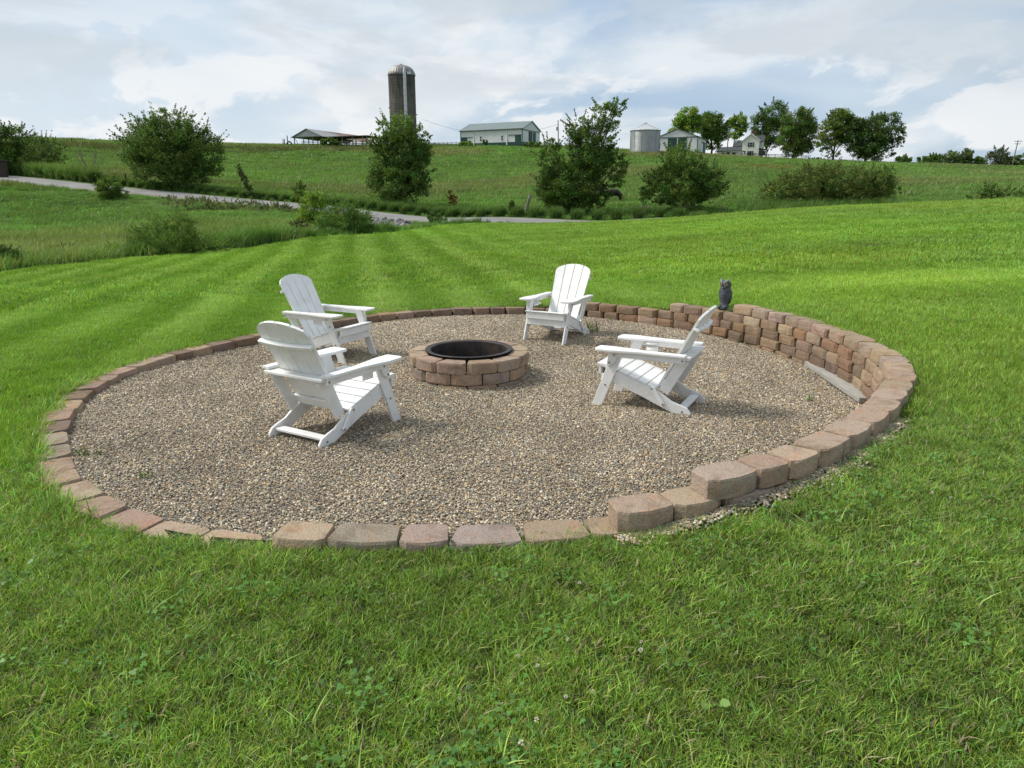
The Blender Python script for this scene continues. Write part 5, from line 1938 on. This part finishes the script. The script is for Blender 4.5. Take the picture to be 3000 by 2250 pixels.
def build_bin():
    x, y, z = site(1888, 448, 190)
    k = 190 / F
    Rr = 41 * k
    eave = atd(1888, 383, 190)[2] - z
    top = atd(1888, 361, 190)[2] - z
    root = empty('grain_bin', (x, y, z), 0, 'round galvanised grain bin with conical roof between the barns', 'grain bin')
    # corrugated wall: rings
    prof = []
    n = 26
    for i in range(n * 2 + 1):
        zz = eave * i / (2 * n)
        prof.append((Rr + (0.018 if i % 2 else -0.018), zz))
    MB().lathe([(Rr, -0.4)] + prof, 60).build('wall', M['galv'], root)
    for i in range(12):
        a = 2 * math.pi * i / 12 + 0.1
        MB().tube([((Rr + 0.03) * math.cos(a), (Rr + 0.03) * math.sin(a), 0), ((Rr + 0.03) * math.cos(a), (Rr + 0.03) * math.sin(a), eave - 0.05)], [0.05, 0.05], 5).build('stiffener', M['galv'], root)
    rf = MB().lathe([(Rr + 0.18, eave - 0.08), (Rr + 0.18, eave), (0.45, top - 0.15), (0.42, top - 0.12)], 60).build('roof', M['galvlight'], root)
    for i in range(24):
        a = 2 * math.pi * i / 24
        MB().tube([((Rr + 0.15) * math.cos(a), (Rr + 0.15) * math.sin(a), eave + 0.03), (0.45 * math.cos(a), 0.45 * math.sin(a), top - 0.09)], [0.035, 0.03], 4).build('roof_rib', M['galvlight'], rf)
    MB().lathe([(0.45, top - 0.16), (0.45, top + 0.05), (0.05, top + 0.16)], 18, cap=True).build('lid', M['galv'], rf)
    d = MB().box(Rr * 0.97, Rr + 0.12, -0.35, 0.45, 0.9, 2.3).build('door', M['trim'], root)
    d.rotation_euler = (0, 0, R(-18))


build_bin()


def build_house():
    x, y, z = site(2196, 455, 275)
    z -= 0.3
    root = empty('farmhouse', (x, y, z), R(-22), 'two storey white farmhouse with shuttered windows and side porch', 'house')
    W, D, He, Hr = 5.8, 9.0, 6.3, 8.6
    x0, x1, y0, y1 = -W * 0.45, W * 0.55, -2.0, D - 2.0
    MB().prism([(x0, -0.5), (x1, -0.5), (x1, He), ((x0 + x1) / 2, Hr), (x0, He)], 'y', y0, y1).build('wall', M['housewall'], root)
    rf = gable_roof(MB(), x0, x1, y0, y1, He, Hr, 0.18, 'y', 0.4).build('roof', M['houseroof'], root)
    MB().box(-0.2, 0.9, y0 + 3.2, y0 + 4.2, Hr - 0.8, Hr + 1.3).build('chimney', M['brickred'], rf)
    for s in (-1, 1):   # white rake boards on the gable
        xe = x0 - 0.4 if s < 0 else x1 + 0.4
        xm = (x0 + x1) / 2
        sl = (Hr - He) / ((x1 - x0) / 2)
        e = He - sl * 0.4
        MB().prism([(xe, e - 0.22), (xm, Hr - 0.22), (xm, Hr + 0.16), (xe, e + 0.16)], 'y', y0 - 0.46, y0 - 0.405).build('rake_board', M['whitetrim'], rf)
    def window(px_, z0, z1, face='front', wd=1.0, sh=True):
        if face == 'front':
            w = MB().box(px_ - wd / 2 - 0.12, px_ + wd / 2 + 0.12, y0 - 0.07, y0 - 0.003, z0 - 0.12, z1 + 0.12).build('window', M['whitetrim'], root)
            MB().box(px_ - wd / 2, px_ + wd / 2, y0 - 0.09, y0 - 0.073, z0, (z0 + z1) / 2 - 0.04).build('pane', M['glass'], w)
            MB().box(px_ - wd / 2, px_ + wd / 2, y0 - 0.09, y0 - 0.073, (z0 + z1) / 2 + 0.04, z1).build('pane', M['glass'], w)
            if sh:
                for s in (-1, 1):
                    c = px_ + s * (wd / 2 + 0.34)
                    MB().box(c - 0.21, c + 0.21, y0 - 0.13, y0 - 0.075, z0 - 0.05, z1 + 0.05).build('shutter', M['shutter'], w)
        else:
            w = MB().box(x1 + 0.003, x1 + 0.07, px_ - wd / 2 - 0.1, px_ + wd / 2 + 0.1, z0 - 0.1, z1 + 0.1).build('window', M['whitetrim'], root)
            MB().box(x1 + 0.073, x1 + 0.09, px_ - wd / 2, px_ + wd / 2, z0, z1).build('pane', M['glass'], w)
    window((x0 + x1) / 2 + 0.05, 0.85, 2.55)
    window((x0 + x1) / 2 + 0.05, 4.0, 5.5)
    window(y0 + 1.2, 3.9, 5.6, 'side', 0.9)
    window(y0 + 3.4, 3.9, 5.6, 'side', 0.9)
    # cross gable with tall window
    MB().prism([(y0 + 5.0, 0), (y0 + 8.4, 0), (y0 + 8.4, He), (y0 + 6.7, He + 1.9), (y0 + 5.0, He)], 'x', x1 - 1.0, x1 + 1.2).build('cross_wing', M['housewall'], root)
    cr = MB()
    ym = y0 + 6.7
    for ye in (y0 + 4.7, y0 + 8.7):
        cr.prism([(ye, He - 0.35), (ym, He + 1.9), (ym, He + 2.06), (ye, He - 0.19)], 'x', x1 - 1.6, x1 + 1.45)
    cr.build('cross_roof', M['houseroof'], root)
    MB().box(x1 + 1.2, x1 + 1.27, y0 + 6.2, y0 + 7.2, 3.9, 5.7).build('window', M['glass'], root)
    # porch along the right side
    pr = MB().prism([(x1 + 0.02, 3.35), (x1 + 2.9, 2.85), (x1 + 2.9, 3.0), (x1 + 0.02, 3.6)], 'y', y0 - 0.5, y0 + 6.0).build('porch_roof', M['houseroof'], root)
    MB().box(x1 + 0.02, x1 + 2.7, y0 - 0.3, y0 + 5.8, -0.3, 0.35).build('porch_floor', M['whitetrim'], root)
    for px_, py_ in ((x1 + 2.55, y0 - 0.2), (x1 + 2.55, y0 + 1.8), (x1 + 2.55, y0 + 3.8), (x1 + 2.55, y0 + 5.6)):
        MB().box(px_ - 0.09, px_ + 0.09, py_ - 0.09, py_ + 0.09, 0.35, 2.9).build('porch_post', M['whitetrim'], root)
    MB().box(x1 + 0.12, x1 + 2.4, y0 + 0.3, y0 + 0.34, 0.9, 2.5).build('porch_screen', M['glass'], root)
    # rear ell (upper) and low kitchen wing on the left
    MB().prism([(y0 + 3.0, 0), (y0 + 8.0, 0), (y0 + 8.0, 4.6), (y0 + 5.5, 6.6), (y0 + 3.0, 4.6)], 'x', x0 - 3.4, x0 - 0.003).build('ell_wall', M['housewall'], root)
    gable_roof(MB(), x0 - 3.4, x0 - 0.4, y0 + 3.0, y0 + 8.0, 4.6, 6.6, 0.16, 'x', 0.3).build('ell_roof', M['houseroof'], root)
    MB().prism([(y0 + 0.6, -0.4), (y0 + 5.0, -0.4), (y0 + 5.0, 2.9), (y0 + 2.8, 4.2), (y0 + 0.6, 2.9)], 'x', x0 - 9.0, x0 - 0.006).build('kitchen_wall', M['housewall'], root)
    gable_roof(MB(), x0 - 9.0, x0 - 0.42, y0 + 0.6, y0 + 5.0, 2.9, 4.2, 0.16, 'x', 0.35).build('kitchen_roof', M['houseroof'], root)
    yk = y0 + 0.6
    for a, w_ in ((-7.4, 1.1), (-5.6, 1.2), (-3.4, 1.0)):
        MB().box(x0 + a, x0 + a + w_, yk - 0.06, yk - 0.003, 0.5, 2.2).build('window', M['glass'], root)
    MB().box(x0 - 1.7, x0 - 0.7, yk - 0.07, yk - 0.003, 0.0, 2.2).build('door', M['whitetrim'], root)
    MB().box(x0 - 2.9, x0 - 2.5, y0 + 4.2, y0 + 4.6, 5.9, 7.1).build('chimney', M['whitetrim'], root)


M['housewall'] = simple('white_clapboard', (0.80, 0.79, 0.74), (0.72, 0.71, 0.67), 0.6, 0.6)
build_house()


def build_shed():
    x, y, z = site(903, 428, 190)
    root = empty('cattle_shed', (x, y, z), R(-22), 'open sided cattle shed with rusty tin gable roof and lean-to', 'shed')
    W, D = 8.8, 24.0
    he, hr = 2.45, 4.25
    x0, x1, y0, y1 = -W / 2, W / 2, 0.0, D
    gable_roof(MB(), x0, x1, y0, y1, he, hr, 0.09, 'y', 0.5).build('roof', M['rusty'], root)
    MB().prism([(x0 - 0.3, he - 0.05), (x1 + 0.3, he - 0.05), (0, hr)], 'y', y0 - 0.06, y0 + 0.02).build('gable_sheet', M['galv'], root)
    for yy in (0.15, 6, 12, 18, 23.8):
        for xx in (x0 + 0.1, x0 + 3.0, x1 - 3.0, x1 - 0.1):
            MB().box(xx - 0.09, xx + 0.09, yy - 0.09, yy + 0.09, -0.8, he).build('post', M['oldwood'], root)
    b = MB().tube([(x0 + 0.2, 0.15, he - 0.1), (x0 + 1.5, 0.15, 0.1)], [0.07, 0.07], 5).build('brace', M['oldwood'], root)
    # lean-to running off to the right
    MB().box(x1 - 1.6, x1 + 13.0, 0.4, 7.0, 2.12, 2.28).build('lean_to_roof', M['darkroof'], root)
    for xx in (x1 + 2.6, x1 + 5.6, x1 + 8.6, x1 + 11.6, x1 + 12.8):
        for yy in (0.6, 6.6):
            MB().box(xx - 0.08, xx + 0.08, yy - 0.08, yy + 0.08, -0.8, 2.12).build('post', M['oldwood'], root)
    # feed rails inside
    for yy, zz in ((0.5, 0.55), (0.5, 0.95), (0.5, 1.3)):
        MB().box(x0 + 2.0, x1 - 0.2, yy - 0.03, yy + 0.03, zz, zz + 0.12).build('rail', M['oldwood'], root)


M['darkroof'] = simple('dark_roof_edge', (0.05, 0.05, 0.052), (0.09, 0.07, 0.06), 0.8, 0.7)
build_shed()


def fence(name, label, A, B, d, n, rails, hgt, mat, prail, pr=0.08, group=None, dz=0.0):
    """post and rail fence between two pixels of the crest, following the land"""
    a, b = atd(A[0], A[1], A[2])[:2], atd(B[0], B[1], B[2])[:2]
    root = empty(name, (a[0], a[1], gz1(*a)), 0, label, 'fence', group)
    P = []
    for i in range(n + 1):
        q = a + (b - a) * i / n
        P.append(Vector((q[0] - a[0], q[1] - a[1], gz1(*q) - root.location.z + dz)))
    for p in P:
        MB().tube([p + Vector((0, 0, -0.4)), p + Vector((0, 0, hgt))], [pr, pr * 0.9], 6).build('post', mat, root)
    for i in range(n):
        for h in rails:
            p, q = P[i] + Vector((0, 0, h)), P[i + 1] + Vector((0, 0, h))
            t = (q - p).normalized()
            s = Vector((-t.y, t.x, 0)) * 0.03
            v = Vector((0, 0, prail))
            o = [p - s, p + s, p + s + v, p - s + v]
            e = [q - s, q + s, q + s + v, q - s + v]
            MB().add(o + e, [(0, 1, 2, 3), (7, 6, 5, 4), (0, 4, 5, 1), (1, 5, 6, 2), (2, 6, 7, 3), (3, 7, 4, 0)]).build('rail', mat, root)


fence('board_fence', 'dark board fence in front of the farmhouse', (2095, 452, 238), (2368, 466, 238), 0, 14, (0.35, 0.8, 1.2), 1.45, M['darkwood'], 0.16)
fence('corral_fence', 'grey wooden corral fence under the cattle shed lean-to', (1000, 430, 180), (1082, 432, 182), 0, 4, (0.3, 0.7, 1.1, 1.45), 1.75, M['oldwood'], 0.2, 0.1)
fence('corral_fence', 'grey rail fence joining the long barn to the light green tree', (1260, 432, 196), (1362, 433, 200), 0, 8, (0.5, 1.0), 1.3, M['oldwood'], 0.14, 0.08)


def post(name, label, px0, py0, px1, py1, d, r0, mat, cat='post', group=None, arm=None):
    """a pole from its base pixel to its top pixel"""
    b, t = atd(px0, py0, d), atd(px1, py1, d)
    z = gz1(b[0], b[1])
    root = empty(name, (b[0], b[1], z), 0, label, cat, group)
    top = Vector((t[0] - b[0], 0, t[2] - z))
    n = 5
    pts = [top * (i / n) for i in range(n + 1)]
    pts[0] = pts[0] + Vector((0, 0, -0.3))
    MB().tube(pts, [r0 * (1.08 - 0.25 * i / n) + random.uniform(-0.04, 0.04) * r0 for i in range(n + 1)], 9).build('shaft', mat, root, smooth=True)
    return root, top


WP = 'weathered wire fence posts on the hillside'
post('fence_post', 'thick leaning grey post under the two crowned tree', 1537, 631, 1553, 571, 46, 0.105, M['oldwood'])
for lab, a in [
        ('thin dark post standing alone on the crest above the bare sapling', (211, 432, 210, 404, 128, 0.10)),
        ('leaning dark post in the weeds left of the round tree', (373, 546, 366, 508, 64, 0.075)),
        ('slim post on the crest between the round tree and the cattle shed', (722, 437, 721, 420, 158, 0.09)),
        ('short wire post in front of the cattle shed bush', (915, 436, 915, 428, 170, 0.08)),
        ('wire post below the end of the corral fence', (1016, 438, 1016, 422, 168, 0.07)),
        ('wire post beside the crown of the tree before the silo', (1064, 441, 1064, 426, 166, 0.07)),
        ('thin post in the pasture before the rail fence', (1335, 455, 1336, 440, 165, 0.07)),
        ('slim wire post below the long barn windows', (1404, 446, 1404, 432, 178, 0.07)),
        ('wire post below the corner of the long barn', (1526, 449, 1527, 435, 176, 0.08)),
        ('short stake in front of the hedge sapling', (2596, 610, 2596, 586, 46, 0.05)),
        ('small stake by the grass at the far side of the road', (1036, 602, 1036, 588, 52, 0.04))]:
    post('fence_post', lab, *a, M['darkwood'], 'post', WP)
for lab, a in [('tall dark post at the left corner of the cattle pen', (830, 430, 829, 407, 186, 0.10)), ('second dark post of the cattle pen', (834, 430, 833, 407, 186, 0.12)),
               ('tallest leaning post of the cattle pen beside the tyre', (844, 430, 841, 397, 184, 0.12))]:
    post('pen_post', lab, *a, M['darkwood'], 'post', 'posts of the cattle pen')


def build_tyre():
    x, y, z = site(848, 428, 182)
    o = MB().lathe([(0.42, -0.2), (0.60, -0.22), (0.68, -0.1), (0.68, 0.1), (0.60, 0.22), (0.42, 0.2), (0.40, 0.0), (0.42, -0.2)], 28).build('tyre', M['black'], None, smooth=True)
    o.location = (x, y, z + 0.6)
    o.rotation_euler = (R(80), 0, R(20))
    tag(o, 'black tractor tyre leaning by the posts of the cattle pen', 'tyre')


build_tyre()


def pole(label, px0, py0, px1, py1, d, arms):
    root, top = post('utility_pole', label, px0, py0, px1, py1, d, 0.16, M['oldwood'], 'pole', 'utility poles')
    for dz, w in arms:
        c = top + Vector((0, 0, -dz))
        MB().box(c.x - w, c.x + w, -0.14, -0.02, c.z - 0.07, c.z + 0.07).build('crossarm', M['oldwood'], root)
        for s in (-0.9, 0.9):
            MB().lathe([(0.06, c.z + 0.07), (0.08, c.z + 0.15), (0.04, c.z + 0.26)], 8, c.x + s * w, -0.08, cap=True).build('insulator', M['galv'], root)
    return root, top


p1, t1 = pole('utility pole with a transformer standing behind the two crowned tree', 1636, 428, 1635, 352, 222, [])
MB().lathe([(0.28, t1.z - 2.9), (0.30, t1.z - 2.8), (0.30, t1.z - 1.9), (0.2, t1.z - 1.8)], 12, -0.45, 0, cap=True).build('transformer', M['galv'], p1)
pole('utility pole in front of the low wing of the farmhouse', 2129, 455, 2135, 383, 240, [(0.25, 1.0)])
pole('tilted utility pole with crossarm among the skyline trees', 2964, 492, 2983, 411, 236, [(0.3, 1.2), (1.1, 0.8)])


def build_sign_post():
    root, top = post('leaning_post', 'pale leaning post with a black bracket before the farmhouse gable', 2170, 464, 2174, 441, 205, 0.10, M['oldwood'])
    MB().box(0.1, 1.25, -0.06, 0.06, top.z - 0.35, top.z - 0.12).build('bracket', M['black'], root)
    MB().box(0.85, 1.15, -0.06, 0.06, top.z - 0.85, top.z - 0.36).build('hanger', M['black'], root)


build_sign_post()


def build_wire():
    a, b = atd(1635, 364, 222), atd(1240, 350, 222)
    n = 24
    pts = [a + (b - a) * i / n - np.array([0, 0, 3.4 * 4 * (i / n) * (1 - i / n)]) for i in range(n + 1)]
    o = MB().tube([Vector(p) for p in pts], [0.03] * (n + 1), 4).build('power_line', M['black'], None)
    tag(o, 'thin sagging power line from the transformer pole to the silo', 'cable')


build_wire()


def build_gate_pillar():
    x, y, z = site(14, 534, 69)
    root = empty('gate_pillar', (x, y, z), R(20), 'dark square gate pillar with stacked pale stone beside the road', 'pillar')
    MB().box(-0.32, 0.32, -0.32, 0.32, -0.3, 1.45).build('column', M['darkwood'], root, 0.03)
    MB().box(-0.40, 0.40, -0.40, 0.40, 1.453, 1.58).build('cap', M['darkwood'], root, 0.02)
    for k in range(6):
        MB().box(-2.2 + random.uniform(-0.05, 0.05), -0.335, -0.25, 0.25, -0.1 + 0.2 * k, 0.08 + 0.2 * k).build('stone', M['palestone'], root, 0.02)


M['palestone'] = simple('pale_stone', (0.36, 0.36, 0.35), (0.24, 0.24, 0.235), 3, 0.9, bmp=0.4, bscale=10)
build_gate_pillar()


def branchy(name, label, px, pyb, d, hgt, n, seed, mat):
    r_ = random.Random(seed)
    x, y, z = site(px, pyb, d)
    root = empty(name, (x, y, z), 0, label, 'sapling')
    for i in range(n):
        a = r_.uniform(0, 6.28)
        sp = r_.uniform(0.1, 0.42) * hgt
        h = hgt * r_.uniform(0.55, 1.0)
        p = [Vector((0, 0, -0.1)), Vector((math.cos(a) * sp * 0.3, math.sin(a) * sp * 0.2, h * 0.35)), Vector((math.cos(a) * sp * 0.75, math.sin(a) * sp * 0.5, h * 0.7)), Vector((math.cos(a) * sp, math.sin(a) * sp * 0.6, h))]
        mb = MB().tube(p, [0.045, 0.034, 0.02, 0.006], 5)
        for k in range(4):
            q = p[1].lerp(p[3], r_.uniform(0.2, 0.8))
            e = q + Vector((r_.uniform(-0.35, 0.35), r_.uniform(-0.3, 0.3), r_.uniform(0.3, 0.7))) * hgt * 0.28
            mb.tube([q, e], [0.014, 0.005], 4, cap=False)
        mb.build('branch', mat, root)


branchy('bare_sapling', 'leafless grey sapling behind the cane grass by the road', 266, 505, 70, 3.3, 6, 5, M['oldwood'])
tree('vine_snag', 'leaning dead snag wrapped in vines beside the road', 'tree', 738, 585, 57, [(735, 560, 9, 18), (722, 530, 9, 22), (708, 505, 8, 18), (728, 545, 8, 14)], 1500, 0.06, (0.055, 0.10, 0.025), 71, None, 0.07, 10, 0.5)
tree('vine_post', 'old fence post smothered in dark vines at the roadside', 'post', 1498, 634, 46.5, [(1498, 612, 8, 18), (1499, 600, 8, 9)], 900, 0.05, (0.045, 0.085, 0.022), 72, None, 0.06, 5, 0.5)
for i, (px, py, d, w) in enumerate([(1195, 598, 49, 14), (1890, 612, 47, 12), (40, 480, 72, 8)]):
    tree('flowering_weed', ['white flowering weed at the foot of the tree before the silo', 'white flowering weed between the two crowned tree and the wide shrub', 'tan seeding weed under the gate pillar tree'][i], 'weed',
         px, py + 8, d, [(px, py, w, 8)], 320, 0.045, [(0.5, 0.5, 0.45), (0.5, 0.5, 0.45), (0.25, 0.22, 0.14)][i], 80 + i, 'flowering weeds', 0.015, 8, 0.35)


def build_cow():
    x, y, z = site(1794, 600, 57)
    root = empty('cow', (x, y, z - 0.05), R(8), 'dark brown cow grazing behind the two crowned tree', 'cow')
    root.scale = (0.8, 0.8, 0.8)
    # body: one continuous lofted skin, x forward = left in view
    me = bpy.data.meshes.new('body')
    V = [(0.0, 0, 1.05), (0.45, 0, 1.08), (0.85, 0, 1.04), (-0.5, 0, 1.06), (-0.85, 0, 1.02), (-1.15, 0, 1.0), (-1.42, 0, 0.72), (-1.58, 0, 0.45),
         (0.72, 0.2, 0.75), (0.80, 0.22, 0.45), (0.74, 0.22, 0.0), (0.72, -0.2, 0.75), (0.80, -0.22, 0.45), (0.74, -0.22, 0.0),
         (-0.68, 0.2, 0.72), (-0.66, 0.2, 0.38), (-0.68, 0.2, 0.0), (-0.68, -0.2, 0.72), (-0.66, -0.2, 0.38), (-0.68, -0.2, 0.0), (0.98, 0, 0.75), (1.0, 0, 0.45)]
    E = [(0, 1), (1, 2), (0, 3), (3, 4), (4, 5), (5, 6), (6, 7), (2, 8), (8, 9), (9, 10), (2, 11), (11, 12), (12, 13), (4, 14), (14, 15), (15, 16), (4, 17), (17, 18), (18, 19), (2, 20), (20, 21)]
    rad = [0.36, 0.34, 0.27, 0.35, 0.28, 0.17, 0.13, 0.08, 0.13, 0.075, 0.06, 0.13, 0.075, 0.06, 0.12, 0.07, 0.06, 0.12, 0.07, 0.06, 0.03, 0.025]
    me.from_pydata(V, E, [])
    o = link('body', me, M['hide'], root)
    md = o.modifiers.new('skin', 'SKIN')
    md.use_smooth_shade = True
    for i, sv in enumerate(me.skin_vertices[0].data):
        sv.radius = (rad[i], rad[i])
        sv.use_root = (i == 0)
    o.modifiers.new('sub', 'SUBSURF').levels = 1
    o.modifiers['sub'].render_levels = 2
    for s in (-1, 1):
        MB().tube([(-1.33, s * 0.08, 0.82), (-1.30, s * 0.22, 0.80)], [0.05, 0.015], 6).build('ear', M['hide'], root)


M['hide'] = simple('hide', (0.022, 0.016, 0.014), (0.035, 0.024, 0.02), 3, 0.6)
build_cow()


def build_rocks():
    M['rock'] = inst_mat('rock', 0.9)
    coll = sources('rock_kinds', [ico('rock', 700 + i, M['rock'], 0.7) for i in range(6)])
    n = 520
    px = np.r_[rng.normal(1137, 24, 420), rng.normal(1110, 12, 60)]
    py = np.r_[rng.normal(664, 6, 420), rng.normal(655, 5, 60)]
    P = []
    for a, b in zip(px, py):
        d = np.interp(b, [640, 652, 661, 675], [44, 41.5, 39.8, 38.2])
        q = atd(a, b, d)
        P.append((q[0], q[1]))
    P = np.array(P)
    k = road_dist(P[:, 0], P[:, 1]) > 2.3
    P = P[k]
    n = len(P)
    s = rng.uniform(0.07, 0.20, n)
    t = rng.uniform(0.10, 0.30, (n, 1)) * np.array([[1, 1, 1.0]])
    scatter('riprap_rocks', np.c_[P, gz(P[:, 0], P[:, 1]) + 0.06], rng.uniform(0, 6, (n, 3)), np.c_[s, s * rng.uniform(0.7, 1.2, n), s * rng.uniform(0.6, 1, n)], t, rng.integers(0, 6, n), coll,
            'grey broken rocks lining the ditch below the road')


build_rocks()
